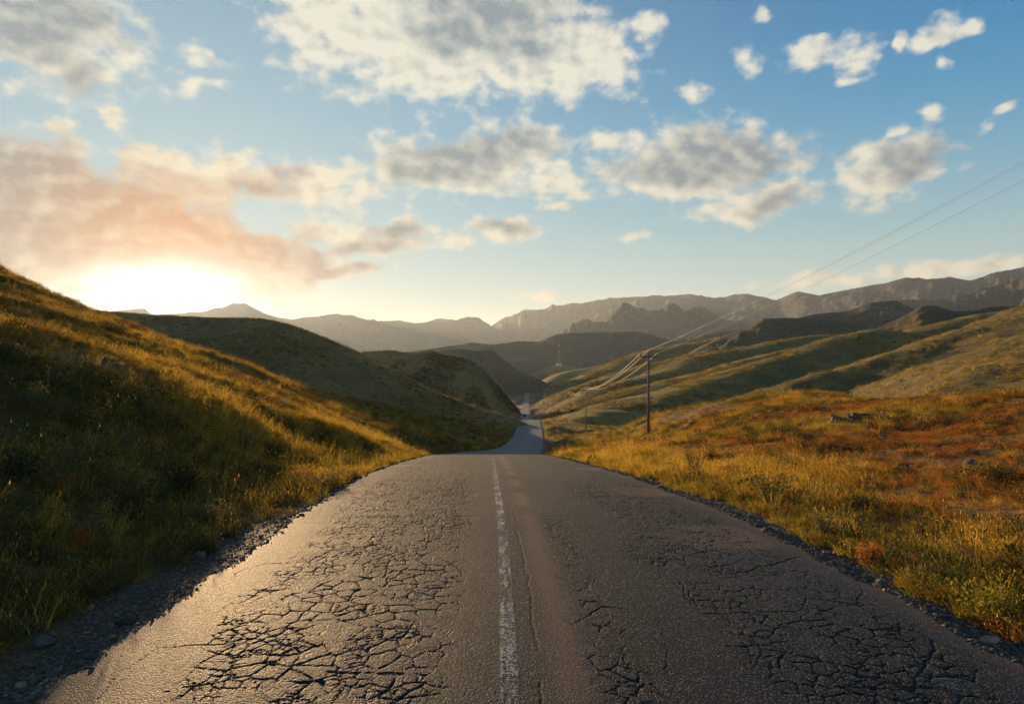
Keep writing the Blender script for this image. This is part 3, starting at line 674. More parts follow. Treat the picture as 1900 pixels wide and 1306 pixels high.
def build_line():
    ys = [2.0]
    while ys[-1] < 175: ys.append(ys[-1]+max(.03, ys[-1]*.006))
    ys = np.array(ys); nc = 9; tt = np.linspace(-1, 1, nc)
    wdt = np.where(ys < 20, .058, .055)
    X = line_x(ys)[:, None]+tt[None, :]*wdt[:, None]; Y = np.repeat(ys[:, None], nc, 1)
    x = X.ravel(); y = Y.ravel(); lat = x-road_x(y)
    h = road_surface(lat, y)[0]; z = road_z(y)+.025*(1-(lat/HALF)**2)+h*(1-sstep(25, 70, y))+.004
    m, t, b = base_mat('worn_white_paint')
    g = t.n.new('ShaderNodeNewGeometry').outputs['Position']
    b.inputs['Base Color'].default_value = (.36, .36, .34, 1); b.inputs['Roughness'].default_value = .7
    n1 = t.noise(g, 55.0, 4, .7); n2 = t.noise(g, 1.6, 4, .6); n3 = t.noise(t.vm('MULTIPLY', g, (6, 1, 1)), 3.0, 3, .6)
    al = t.ss(t.m('ADD', n1, t.m('ADD', t.m('MULTIPLY', t.m('SUBTRACT', n2, .5), .45), t.m('MULTIPLY', t.m('SUBTRACT', n3, .5), .5))), .46, .60)
    ed = t.ss(t.m('ABSOLUTE', t.attr('across')), 1.0, .72)
    t.l.new(t.m('MULTIPLY', t.m('MULTIPLY', al, ed), t.attr('kept')), b.inputs['Alpha'])
    kept = np.where(y < 10.5, .9, np.where(y < 22, .6, .7))*(1-.8*sstep(22, 30, y)*(1-sstep(48, 55, y)))
    o = new_mesh('road_marking', np.stack([x, y, z], 1), grid_faces(len(ys), nc), m, attrs={'across': np.tile(tt, len(ys)), 'kept': kept})
    structure(o, 'worn white line painted along the middle of the road')
build_line()

# ------------------------------------------------------------------ vegetation prototypes (not linked to the scene, only instanced)
def leaf_mat(name, cols, trans=0.45, patch=0.12):
    m = bpy.data.materials.new(name); m.use_nodes = True; t = NT(m.node_tree); t.n.clear()
    g = t.n.new('ShaderNodeNewGeometry').outputs['Position']; oi = t.n.new('ShaderNodeObjectInfo').outputs['Random']
    v = t.m('ADD', t.m('MULTIPLY', t.noise(g, patch, 4, .6), 1.0), t.m('MULTIPLY', t.m('SUBTRACT', oi, .5), .55))
    cr = t.n.new('ShaderNodeValToRGB'); t.l.new(v, cr.inputs[0])
    while len(cr.color_ramp.elements) < len(cols): cr.color_ramp.elements.new(.5)
    for e, (p, c) in zip(cr.color_ramp.elements, [(.30+.42*i/(len(cols)-1), c) for i, c in enumerate(cols)]): e.position = p; e.color = (*c, 1)
    d = t.n.new('ShaderNodeBsdfDiffuse'); tr = t.n.new('ShaderNodeBsdfTranslucent'); mx = t.n.new('ShaderNodeMixShader')
    t.l.new(cr.outputs[0], d.inputs[0]); t.l.new(t.mix(1.0, cr.outputs[0], (1.0, .92, .72), 'MULTIPLY'), tr.inputs[0])
    mx.inputs[0].default_value = trans; t.l.new(d.outputs[0], mx.inputs[1]); t.l.new(tr.outputs[0], mx.inputs[2])
    o = t.n.new('ShaderNodeOutputMaterial'); t.l.new(mx.outputs[0], o.inputs[0])
    return m
M['dry'] = leaf_mat('dry_golden_grass', [(.28, .168, .034), (.48, .300, .052), (.58, .400, .080), (.35, .262, .048)], .5)
M['green'] = leaf_mat('yellow_green_grass', [(.13, .132, .022), (.23, .205, .03), (.34, .275, .042)], .5)
M['red'] = leaf_mat('rust_coloured_herb', [(.21, .070, .024), (.38, .125, .030), (.48, .20, .045), (.27, .13, .038)], .45)
M['scrub'] = leaf_mat('grey_green_scrub', [(.060, .070, .026), (.105, .110, .044), (.16, .145, .065)], .35)
M['dark'] = leaf_mat('dark_scrub_leaves', [(.032, .036, .015), (.06, .058, .025), (.09, .078, .036)], .25)
M['twig'] = mat_plain('dry_twig', (.13, .09, .05), .9, .1)
rng = np.random.default_rng(7)
def blades(v, f, n, rad, h, w, bend=.5, up=.15, segs=3, heads=0.0):
    for _ in range(n):
        a = rng.uniform(0, 2*math.pi); r0 = rad*math.sqrt(rng.uniform(0, 1)); bx, by = r0*math.cos(a), r0*math.sin(a)
        la = a+rng.normal(0, .8); L = h*rng.uniform(.55, 1.15); k = bend*rng.uniform(.2, 1.2); fa = rng.uniform(0, math.pi)
        dx, dy = math.cos(fa), math.sin(fa); b = len(v); ww = w*rng.uniform(.6, 1.3)
        for i in range(segs+1):
            tt = i/segs; lean = k*tt*tt*L+up*tt*L*rng.uniform(.8, 1.2)
            x = bx+math.cos(la)*lean; y = by+math.sin(la)*lean; z = L*tt*(1-.25*k*tt)-.03
            wi = ww*(1-tt**1.5)
            if i == segs: v.append((x, y, z))
            else: v += [(x-dx*wi, y-dy*wi, z), (x+dx*wi, y+dy*wi, z)]
        for i in range(segs-1): f.append((b+2*i, b+2*i+1, b+2*i+3, b+2*i+2))
        f.append((b+2*segs-2, b+2*segs-1, b+2*segs))
        if rng.uniform() < heads:
            tx, ty, tz = v[-1]; hl = .026*rng.uniform(.7, 1.4); b = len(v)
            for (ox, oz) in ((-ww*1.3, -hl*.2), (0, -hl*.8), (ww*1.3, -hl*.2), (0, hl*.7)): v.append((tx+dx*ox, ty+dy*ox, tz+oz))
            f.append((b, b+1, b+2, b+3))
def leaves(v, f, n, rx, h, size, shell=.55, flat=.75):
    for _ in range(n):
        a = rng.uniform(0, 2*math.pi); cz = rng.uniform(0, 1); rr = math.sqrt(1-(cz*.95)**2)*rng.uniform(shell, 1.0)**.6
        x, y, z = rx*rr*math.cos(a)*rng.uniform(.7, 1.1), rx*rr*math.sin(a)*rng.uniform(.7, 1.1), h*(cz*flat+rng.uniform(0, 1-flat))
        d1 = Vector(rng.normal(size=3)).normalized(); d2 = d1.cross(Vector(rng.normal(size=3))).normalized(); s1 = size*rng.uniform(.6, 1.4); b = len(v)
        p = Vector((x, y, z))
        for q in (p-d1*s1, p+d2*s1*.45, p+d1*s1, p-d2*s1*.45): v.append(tuple(q))
        f.append((b, b+1, b+2, b+3))
PROTO = bpy.data.collections.new('plant_prototypes')
def proto(name, v, f, mat):
    me = bpy.data.meshes.new(name); me.from_pydata(v, [], f); me.materials.append(mat)
    o = bpy.data.objects.new(name, me); PROTO.objects.link(o); return o
def mk(name, fn, mat):
    v, f = [], []; fn(v, f); return proto(name, v, f, mat)
# alphabetical order gives the instance index
for i in range(3): mk('a_dry_%d' % i, lambda v, f: blades(v, f, 34, .13, .34+.05*i, .0042, .55, .25, 3, .6), M['dry'])            # 0-2
for i in range(2): mk('b_green_%d' % i, lambda v, f: (blades(v, f, 40, .13, .27, .005, .6, .3, 3, .15), leaves(v, f, 30, .13, .22, .014)), M['green'])   # 3-4
for i in range(3): mk('c_red_%d' % i, lambda v, f: (blades(v, f, 14, .08, .22, .004, .5, .5, 2, .3), leaves(v, f, 130, .15, .20, .013)), M['red'])      # 5-7
for i in range(2): mk('d_scrub_%d' % i, lambda v, f: (blades(v, f, 22, .10, .34, .004, .4, .6, 3), leaves(v, f, 240, .24, .34, .015)), M['scrub'])    # 8-9
for i in range(2): mk('e_dark_%d' % i, lambda v, f: (blades(v, f, 16, .10, .30, .005, .4, .6, 2), leaves(v, f, 200, .26, .30, .020)), M['dark'])      # 10-11
for i in range(2): mk('f_stalk_%d' % i, lambda v, f: (blades(v, f, 7, .06, .62, .004, .25, .12, 4, 1.0), leaves(v, f, 50, .08, .55, .013)), M['dry'])    # 12-13

def gn_scatter(name, label, pts, idx, scl, rot, coll, mat_kind='stuff'):
    me = bpy.data.meshes.new(name); me.vertices.add(len(pts)); me.vertices.foreach_set('co', np.asarray(pts, np.float32).ravel())
    a = me.attributes.new('idx', 'INT', 'POINT'); a.data.foreach_set('value', np.asarray(idx, np.int32))
    a = me.attributes.new('scl', 'FLOAT_VECTOR', 'POINT'); a.data.foreach_set('vector', np.asarray(scl, np.float32).ravel())
    a = me.attributes.new('rot', 'FLOAT_VECTOR', 'POINT'); a.data.foreach_set('vector', np.asarray(rot, np.float32).ravel())
    o = bpy.data.objects.new(name, me); COL.objects.link(o); tag(o, label, kind=mat_kind)
    ng = bpy.data.node_groups.new(name, 'GeometryNodeTree')
    ng.interface.new_socket('Geometry', in_out='INPUT', socket_type='NodeSocketGeometry'); ng.interface.new_socket('Geometry', in_out='OUTPUT', socket_type='NodeSocketGeometry')
    gi = ng.nodes.new('NodeGroupInput'); go = ng.nodes.new('NodeGroupOutput')
    ci = ng.nodes.new('GeometryNodeCollectionInfo'); ci.inputs['Collection'].default_value = coll; ci.inputs['Separate Children'].default_value = True; ci.inputs['Reset Children'].default_value = True
    ip = ng.nodes.new('GeometryNodeInstanceOnPoints'); ip.inputs['Pick Instance'].default_value = True
    def na(nm, ty):
        n = ng.nodes.new('GeometryNodeInputNamedAttribute'); n.data_type = ty; n.inputs['Name'].default_value = nm; return n.outputs['Attribute']
    L = ng.links.new
    L(gi.outputs[0], ip.inputs['Points']); L(ci.outputs[0], ip.inputs['Instance']); L(na('idx', 'INT'), ip.inputs['Instance Index'])
    L(na('rot', 'FLOAT_VECTOR'), ip.inputs['Rotation']); L(na('scl', 'FLOAT_VECTOR'), ip.inputs['Scale']); L(ip.outputs[0], go.inputs[0])
    md = o.modifiers.new('scatter', 'NODES'); md.node_group = ng
    return o
def scatter_ground():
    n = 540000
    r0, r1 = 2.4, 210.0
    # radial pdf ~ constant for r<60, falling as 1/r beyond
    u = rng.uniform(0, 1, n); r = np.where(u < .56, r0+(55-r0)*(u/.56)**1.35, 55*np.exp((u-.56)/.44*math.log(r1/55)))
    a = R(44)*(2*rng.uniform(0, 1, n)-1)
    x = r*np.sin(a); y = r*np.cos(a)
    yc = np.clip(y, -60, 1000); dl = road_x(yc)-x; left = dl > 0
    q = np.where(left, dl-edge_off(yc, -1), -dl-edge_off(yc, 1))
    cover = fbm(x/2.3, y/2.3, 201, 4)*2; cov2 = fbm(x/.8, y/.8, 203, 3)*2
    verge = np.where(left, np.where(y < 9, .85-.45*sstep(5, 9, y), .25), .50)+.35*fbm(x/.7, y/.7, 205, 3)*2
    keep = q > np.maximum(verge, .06)
    dens = np.clip(.65+1.2*cover+1.1*cov2, .22, 1)
    dens = np.where(left & (y < 11) & (q < 5), dens*.75, dens)
    keep &= rng.uniform(0, 1, n) < dens*np.clip(r/7, .35, 1)
    keep &= (q < 55) | (rng.uniform(0, 1, n) < .6)
    keep &= left | (r < 66) | (rng.uniform(0, 1, n) < .45)
    x, y, r, q, left, cover, cov2 = (k[keep] for k in (x, y, r, q, left, cover, cov2))
    z = ground_h(x, y)
    m = len(x); t1 = rng.uniform(0, 1, m); mixn = fbm(x/4.0, y/4.0, 211, 3)*2; mixg = fbm(x/7.0, y/7.0, 213, 3)*2
    kind = np.zeros(m, int)
    band = np.exp(-((y-24)/13)**2)*np.exp(-(q-2)**2/9)        # tall bright grass beside the crest
    kind = np.where(t1 < .34, 0, np.where(t1 < .48, 1, np.where(t1 < .87, 2, np.where(t1 < .95, 3, 4))))
    kind = np.where((mixn > .22) & (kind == 0), 2, kind); kind = np.where((mixn < -.2) & (kind == 2), 1, kind)
    kind = np.where((mixg > .30) & (kind < 3), 1, kind)
    kind = np.where(~left & (q > 2.2) & (r < 60) & (kind < 2) & (rng.uniform(0, 1, m) < np.clip(.55+1.2*mixn, 0, .88)), 2, kind)
    kind = np.where(~left & (r > 66) & (kind == 2), 1, kind)
    kind = np.where((q < 2.0) & (kind == 2) & (r > 6) & (rng.uniform(0, 1, m) < .6), 1, kind)
    kind = np.where((rng.uniform(0, 1, m) < band*1.3) & (kind >= 2), np.where(rng.uniform(0, 1, m) < .5, 0, 1), kind)
    sh = left & (y < 14) & (q < 6.5)                          # the bank in the cutting is scrubbier
    kind = np.where(sh & (rng.uniform(0, 1, m) < .30), 3, kind)
    stalk = (rng.uniform(0, 1, m) < .02) & (r > 9)
    base = np.array([0, 3, 5, 8, 10])[kind]; cnt = np.array([3, 2, 3, 2, 2])[kind]
    idx = base+(rng.uniform(0, 1, m)*cnt).astype(int); idx = np.where(stalk, 12+(rng.uniform(0, 1, m)*2).astype(int), idx)
    s = .46*rng.lognormal(-.12, .42, m)*np.clip(1+.8*cover, .6, 1.5)*(np.maximum(r, 16)/16)**.48*np.where(~left & (r > 75), .7, 1)*(.72+.35*sstep(0, 2.0, q))
    s = np.where(~left & (r < 66) & (q > 1.2), s*.86, s)
    s = np.where(stalk, np.minimum(s, .5), np.minimum(s, .95*(np.maximum(r, 16)/16)**.48))
    sv = np.stack([s, s, s*rng.uniform(.75, 1.2, m)*(1+.25*band)], 1)
    rot = np.stack([rng.normal(0, .12, m), rng.normal(0, .12, m), rng.uniform(0, 6.28, m)], 1)
    gn_scatter('grass', 'dry golden grass and rust coloured herbs covering the roadside ground', np.stack([x, y, z-.01], 1), idx, sv, rot, PROTO)
scatter_ground()
# ------------------------------------------------------------------ finding a place on the ground under a photo point
def hit(px, py, dmax=140):
    d = np.exp(np.linspace(math.log(2.5), math.log(dmax), 1500)); x = (px-950)/F*d; zr = EYE+(653-py)/F*d
    g = ground_h(x, d); k = np.argmax(g >= zr) if (g >= zr).any() else len(d)-1
    return x[k], d[k], g[k]

# ------------------------------------------------------------------ scrub on the hillsides that are meshes of their own
def scatter_on(name, label, oname, n, smin, smax, kinds, dmax=600):
    o = oname; me = o.data; nf = len(me.polygons)
    c = np.empty(nf*3, np.float32); me.polygons.foreach_get('center', c); c = c.reshape(-1, 3)
    ar = np.empty(nf, np.float32); me.polygons.foreach_get('area', ar)
    dist = np.hypot(c[:, 0], c[:, 1]); w = ar*(dist < dmax)*np.clip(.25+fbm(c[:, 0]/18, c[:, 1]/18, 301, 3)*2.6, .02, 1)/np.maximum(dist, 60)
    pick = rng.choice(nf, n, p=w/w.sum()); ed = np.sqrt(ar[pick])[:, None]
    p = c[pick]+np.column_stack([rng.uniform(-.5, .5, (n, 2)), np.zeros(n)])*ed*.6
    idx = rng.choice(kinds, n); s = rng.uniform(smin, smax, n)*rng.lognormal(-.1, .35, n)
    gn_scatter(name, label, p-np.array([0, 0, .05]), idx, np.stack([s, s, s*.75], 1), np.stack([0*s, 0*s, rng.uniform(0, 6.28, n)], 1), PROTO)
scatter_on('scrub', 'low scrub and tussocks dotted over the brown hill left of the road', HILLS[0], 45000, .8, 1.5, [0, 0, 1, 2, 8, 9, 10, 6], 260)
scatter_on('scrub', 'low scrub dotted over the nearest dark spur on the right', HILLS[4], 60000, 1.2, 2.0, [0, 1, 3, 4, 3, 8, 10], 480)
scatter_on('scrub', 'low scrub dotted over the double-humped hill left of the far road', HILLS[1], 20000, 1.6, 3.0, [0, 8, 9, 10, 11], 420)
scatter_on('scrub', 'low scrub dotted over the second spur beyond the power pole', HILLS[5], 40000, 1.4, 2.6, [0, 1, 3, 4, 3, 8, 10], 520)
scatter_on('scrub', 'low scrub dotted over the third spur beyond the power pole', HILLS[6], 36000, 1.8, 3.2, [0, 1, 3, 4, 3, 8, 10], 650)
scatter_on('scrub', 'low scrub dotted over the fourth spur above the pole crossarm', HILLS[7], 30000, 2.2, 3.8, [0, 1, 3, 4, 3, 8, 10], 760)
scatter_on('scrub', 'low scrub dotted over the far lit spur on the valley floor', HILLS[8], 30000, 2.8, 4.6, [0, 1, 3, 4, 3, 8, 10], 960)

# ------------------------------------------------------------------ gravel on the shoulders
ROCKC = bpy.data.collections.new('stone_prototypes')
def rock_mesh(name, size, seed, sub=2, mat=None):
    r = np.random.default_rng(seed); import bmesh
    bm = bmesh.new(); bmesh.ops.create_icosphere(bm, subdivisions=sub, radius=1.0)
    nrm = [Vector(r.normal(size=3)).normalized() for _ in range(9)]; off = r.uniform(.55, .95, 9)
    for v in bm.verts:
        p = v.co.copy()
        for n_, o_ in zip(nrm, off):
            dd = p.dot(n_)
            if dd > o_: p -= n_*(dd-o_)
        p *= 1+.10*float(r.normal())*.5
        v.co = Vector((p.x*size[0], p.y*size[1], p.z*size[2]))
    me = bpy.data.meshes.new(name); bm.to_mesh(me); bm.free()
    if mat: me.materials.append(mat)
    return me
def stone_mat(name, col):
    m, t, b = base_mat(name); g = t.n.new('ShaderNodeTexCoord').outputs['Object']; oi = t.n.new('ShaderNodeObjectInfo').outputs['Random']
    n = t.noise(g, 9.0, 6, .65)
    c = t.mix(t.ss(n, .3, .7), tuple(k*.55 for k in col), col); c = t.mix(1.0, c, t.comb(*[t.m('MULTIPLY_ADD', oi, .6, .6)]*3), 'MULTIPLY')
    t.l.new(c, b.inputs['Base Color']); t.l.new(t.bump(t.noise(g, 14.0, 6, .7), .7, .02), b.inputs['Normal'])
    return m
M['stone'] = stone_mat('grey_stone', (.13, .118, .098)); M['tan'] = stone_mat('tan_stone', (.30, .22, .14)); M['pale'] = stone_mat('pale_layered_rock', (.21, .145, .085)); M['redstone'] = stone_mat('red_stone', (.26, .07, .045)); M['clod'] = stone_mat('dark_clod', (.06, .05, .04))
for i in range(4):
    o = bpy.data.objects.new('s%d' % i, rock_mesh('pebble', (.02, .016, .010), 900+i, 1, M['tan'] if i == 3 else M['stone'])); ROCKC.objects.link(o)
def scatter_gravel():
    n = 30000; y = 2.6*np.exp(rng.uniform(0, 1, n)*math.log(34/2.6)); side = np.where(rng.uniform(0, 1, n) < .5, -1, 1)
    q = np.abs(rng.normal(0, .36, n))*np.where(side < 0, 1.3, 1.0)-.08
    side = np.where((side < 0) & (rng.uniform(0, 1, n) < .4), 1, side)
    x = road_x(y)+np.where(side < 0, -(edge_off(y, -1)+q), edge_off(y, 1)+q)
    z = ground_h(x, y); s = .62*rng.lognormal(-.3, .6, n)*np.clip(y/8, .8, 2.0); on = q < .0
    z = np.where(on, road_z(y)+.0, z)
    gn_scatter('gravel', 'loose gravel along both edges of the asphalt', np.stack([x, y, z+.003], 1), rng.integers(0, 4, n), np.stack([s, s, s], 1), np.stack([rng.normal(0, .3, n), rng.normal(0, .3, n), rng.uniform(0, 6.28, n)], 1), ROCKC)
scatter_gravel()

# ------------------------------------------------------------------ single rocks
def rock(px, py, size, mat, label, seed, rz=0.0, tilt=0.0, sink=.35, cat='rock', group=None):
    x, y, z = hit(px, py); me = rock_mesh('rock', size, seed, 3, M[mat])
    o = bpy.data.objects.new('rock', me); COL.objects.link(o); o.location = (x, y, z+size[2]*(1-sink*2)*.6); o.rotation_euler = (tilt, tilt*.4, rz)
    return tag(o, label, cat, group)
rock(80, 1197, (.085, .07, .055), 'stone', 'smooth blue-grey stone in the dark dirt at the lower left', 11)
rock(98, 1178, (.035, .03, .022), 'stone', 'small grey pebble behind the smooth blue-grey stone, lower left', 12)
rock(128, 1046, (.17, .10, .06), 'tan', 'tan slab of rock lying in the grass of the left bank', 13, .5, .25)
rock(318, 998, (.10, .07, .10), 'stone', 'upright grey rock at the foot of the left bank, nearest the dirt strip', 14, .2, .3)
rock(368, 1036, (.11, .08, .07), 'stone', 'angular grey rock where left bank meets the dirt strip', 15, .9)
rock(238, 1155, (.085, .06, .03), 'clod', 'flat dark clod lying on the left dirt strip', 16)
rock(272, 1157, (.06, .035, .02), 'redstone', 'small red stone at the left edge of the asphalt', 17)
rock(200, 1161, (.045, .025, .015), 'pale', 'pale stone chip on the left dirt strip', 18, .6)
rock(1836, 1190, (.075, .05, .03), 'tan', 'tan stone in the gravel at the lower right road edge', 19, .3)
rock(1352, 950, (.11, .06, .03), 'pale', 'flat pale stone in the gravel right of the road', 20, .2)
rock(1690, 868, (.17, .12, .08), 'stone', 'grey-green boulder half sunk in the middle of the right bank', 21, .3)
rock(1800, 860, (.14, .11, .09), 'stone', 'dark boulder in herbs on the upper right bank', 22, .8)
rock(1405, 776, (.5, .3, .2), 'stone', 'low grey rock near the crest of the right bank', 23, .1)
rock(475, 968, (.06, .05, .04), 'pale', 'pale stone at the left road edge before the golden grass', 24)
for k, (px, py, sz, rz, tl, lb) in enumerate([
        (1562, 790, (.85, .5, .5), .3, .15, 'largest rounded block of the pale rock outcrop on the right bank'), (1588, 784, (.6, .45, .42), .9, .2, 'second rounded block of the pale rock outcrop, right of the largest'),
        (1612, 783, (.75, .2, .40), -.5, .5, 'first slanting slab of the pale rock outcrop, beside the rounded blocks'), (1632, 780, (.7, .2, .36), -.5, .55, 'middle slanting slab of the pale rock outcrop'),
        (1652, 785, (.5, .2, .32), -.5, .5, 'smallest slanting slab at the right end of the pale rock outcrop')]):
    rock(px, py, sz, 'pale', lb, 40+k, rz, tl, .5, group='pale rock outcrop on the right bank')

# ------------------------------------------------------------------ single shrubs
def shrub(px, py, wpx, hpx, mat, label, seed, cat='shrub', wispy=False):
    x, y, z = hit(px, py); w = wpx/F*y/2; h = hpx/F*y
    o = empty('shrub', (x, y, z-.02)); r = np.random.default_rng(seed)
    st = MB(); tips = []
    for k in range(9 if not wispy else 16):
        a = r.uniform(0, 6.28); sp = r.uniform(.25, .95); p0 = (.08*w*math.cos(a), .08*w*math.sin(a), -.02)
        p1 = (w*.45*sp*math.cos(a), w*.45*sp*math.sin(a), h*.45); p2 = (w*.85*sp*math.cos(a+.3), w*.85*sp*math.sin(a+.3), h*r.uniform(.7, 1.0))
        st.tube([p0, p1, p2], [.012*(h+.3), .008*(h+.3), .003], 4, False); tips += [p1, p2, tuple((np.array(p1)+np.array(p2))/2)]
    st.build('stem', M['twig'], o)
    v, f = [], []; n = 900 if not wispy else 500; ls = max(.010, .050*h**.5*.5)
    for k in range(n):
        t0 = tips[r.integers(len(tips))]; q = Vector((t0[0]+r.normal(0, .20*w), t0[1]+r.normal(0, .20*w), max(.01, t0[2]+r.normal(0, .14*h))))
        d1 = Vector(r.normal(size=3)); d1.z = abs(d1.z)+.3; d1.normalize(); d2 = d1.cross(Vector(r.normal(size=3))).normalized(); s1 = ls*r.uniform(.6, 1.5)*(1.6 if wispy else 1); wd = .40 if not wispy else .10; b = len(v)
        for pp in (q-d1*s1, q+d2*s1*wd, q+d1*s1, q-d2*s1*wd): v.append(tuple(pp))
        f.append((b, b+1, b+2, b+3))
    new_mesh('foliage', v, f, M[mat], False, o)
    return tag(o, label, cat, 'shrubs and clumps on the roadside banks')
SH = [
    (1288, 884, 62, 52, 'scrub', 'wispy grey-green bush beside the right road edge below the crest', True), (1432, 938, 95, 58, 'scrub', 'broad dark green bush on the right verge among golden grass', False),
    (1322, 862, 34, 28, 'dark', 'small dark bush above the wispy grey-green one, right verge', False), (1399, 828, 42, 42, 'green', 'upright yellow-green weed clump in the middle of the right bank', True),
    (1447, 812, 48, 26, 'dark', 'dark brown bush behind the upright yellow-green weed clump', False), (1294, 829, 46, 24, 'dark', 'low dark bush nearest the power pole on the right bank', False),
    (1500, 828, 40, 26, 'dark', 'dark tuft left of the pale rock outcrop', False), (1528, 1000, 70, 46, 'scrub', 'olive bush leaning over the gravel of the right shoulder', False),
    (1612, 1050, 60, 40, 'red', 'rust coloured clump at the right shoulder below the olive bush', False), (1838, 1160, 130, 80, 'green', 'big yellow-green clump at the lower right road edge', False),
    (1712, 794, 70, 40, 'dry', 'pale dry wispy bush right of the pale rock outcrop', True), (1752, 800, 40, 28, 'dark', 'dark bush right of the pale dry wispy bush', False),
    (1602, 948, 52, 34, 'dark', 'dark bush in rusty herbs in the lower middle of the right bank', False), (1860, 905, 60, 40, 'dark', 'dark bush at the right edge of the picture, mid bank', False),
    (1770, 985, 60, 40, 'red', 'bright rust clump on the right bank below the boulders', False), (1862, 1050, 70, 52, 'dry', 'tall dry clump at the right edge of the picture above the big green one', True),
    (232, 968, 130, 82, 'scrub', 'large grey-green bush in the shade of the left bank', False), (80, 1048, 105, 48, 'dry', 'pale dry clump behind the tan slab on the left bank', True),
    (148, 1018, 44, 38, 'red', 'small rust clump right of the tan slab on the left bank', False), (508, 862, 50, 40, 'dark', 'dark bush at the upper edge of the golden grass, left', False),
    (455, 848, 110, 62, 'scrub', 'spreading brown-grey bush on the left bank above the golden grass', True), (335, 930, 110, 70, 'dark', 'tangled dark bush in the middle of the left bank', False),
    (40, 775, 100, 60, 'scrub', 'grey-green bush high on the left bank at the picture edge', False), (25, 905, 110, 70, 'dark', 'dark bush low on the left bank at the picture edge', False),
    (165, 800, 90, 50, 'dry', 'dry straw clump near the crest of the left bank', True), (600, 822, 60, 26, 'dark', 'dark bush on the lit crest of the left bank beyond the golden grass', False),
    (560, 905, 46, 30, 'red', 'small rust clump at the road edge in the golden grass, left', False), (385, 985, 80, 50, 'scrub', 'dim bush at the foot of the left bank near the asphalt', False),
    (280, 780, 90, 42, 'green', 'green clump just under the crest of the left bank', True), (1215, 872, 40, 26, 'green', 'green clump at the right road edge right below the crest', False),
]
for k, (px, py, w, h, mt, lb, wi) in enumerate(SH): shrub(px, py, w, h, mt, lb, 500+k, wispy=wi)

# globe thistles on the right bank
M['thistle'] = mat_plain('thistle_head', (.055, .060, .055), .9, .1, var=.5, scale=60)
def thistle(px, py, hpx, heads, label, seed):
    x, y, z = hit(px, py+hpx); h = hpx/F*y; r = np.random.default_rng(seed); o = empty('thistle', (x, y, z)); st = MB()
    for k in range(heads):
        a = r.uniform(0, 6.28); L = .10*k; tip = Vector((L*math.cos(a), L*math.sin(a), h*(1-.12*k)))
        st.tube([(0, 0, -.02), (tip.x*.4, tip.y*.4, h*.5), tuple(tip)], [.007, .006, .004], 5, False)
        v, f = [], []
        for q in range(140):
            d = Vector(r.normal(size=3)).normalized(); e = d.cross(Vector((.3, .7, .2))).normalized()*.004; b = len(v)
            v += [tuple(tip+e), tuple(tip-e), tuple(tip+d*.036*r.uniform(.8, 1.1))]; f.append((b, b+1, b+2))
        new_mesh('flower_head', v, f, M['thistle'], False, o)
    st.build('stem', M['green'], o)
    return tag(o, label, 'thistle', 'globe thistles on the right bank')
thistle(1403, 884, 26, 2, 'taller globe thistle standing behind the thistle pair, right bank', 61); thistle(1386, 889, 22, 3, 'three-headed globe thistle nearest the road on the right bank', 62)
thistle(1395, 890, 20, 1, 'single globe thistle between the two clumps on the right bank', 63); thistle(1428, 875, 22, 1, 'lone globe thistle right of the thistle group', 64); thistle(1454, 852, 22, 1, 'farthest globe thistle, higher up the right bank', 65)

# ------------------------------------------------------------------ power line
M['pole'] = mat_plain('weathered_pole', (.20, .165, .12), .85, .15, var=.35, scale=5); M['steel'] = mat_plain('dull_steel', (.12, .11, .10), .6, .4, .4); M['porcelain'] = mat_plain('brown_insulator', (.10, .055, .03), .25, .5); M['concrete'] = mat_plain('concrete_foot', (.30, .28, .25), .9, .1)
M['wire'] = mat_plain('aluminium_wire', (.42, .39, .34), .55, .35, .25, .1)
POLES = [  # photo x, photo y of the top, depth
    (1203, 655, 62, 'tall power pole on the right bank, nearest of the row'), (1087, 720, 145, 'second power pole of the row, beside the dip in the road'), (1057, 727, 225, 'third power pole of the row, half hidden by the rise'),
    (1028, 757, 325, 'fourth power pole, low behind the lit rise'), (1021, 752, 440, 'fifth power pole, small behind the lit rise'), (1007, 722, 640, 'sixth power pole on the dark slope right of the far road'), (1038, 697, 830, 'farthest power pole below the antenna mast')]
tops = []
def pole(x, y, ztop, label, near):
    zb = gz(x, y); H = max(6.5, ztop-zb); o = empty('power_pole', (x, y, zb), 0.0); g = H
    MB().tube([(0, 0, -.6), (0, 0, g)], [.16, .085], 12).build('post', M['pole'], o, True)
    arm = MB().box((0, -.10, g-.32), (1.62, .07, .09)).build('crossarm', M['steel'], o)
    if near:
        MB().tube([(-.5, -.11, g-.36), (0, -.11, g-.85)], .018, 6).build('brace', M['steel'], arm); MB().tube([(.5, -.11, g-.36), (0, -.11, g-.85)], .018, 6).build('brace', M['steel'], arm)
        MB().tube([(0, 0, -.1), (0, 0, .25)], [.24, .20], 12).build('concrete_foot', M['concrete'], o, True)
        MB().box((0, 0, g-.32), (.30, .14, .06)).build('clamp', M['steel'], o)
    att = []
    for ax, az in ((-.76, g-.275), (0, g), (.76, g-.275)):
        ayy = -.10 if ax else 0
        ins = MB().tube([(ax, ayy, az), (ax, ayy, az+.10), (ax, ayy, az+.11), (ax, ayy, az+.17), (ax, ayy, az+.175), (ax, ayy, az+.23)], [.015, .015, .055, .045, .055, .02], 10).build('insulator', M['porcelain'], o, True)
        att.append((x+ax, y+ayy, zb+az+.235))
    tag(o, label, 'power pole', 'power poles along the valley')
    return att
ends = [[], [], []]
for k, (px, py, d, lb) in enumerate(POLES):
    x, y, zt = P3(px, py, d)
    for w, p in enumerate(pole(x, y, zt, lb, k < 2)): ends[w].append(p)
X0, Y0 = 27.0, 4.0
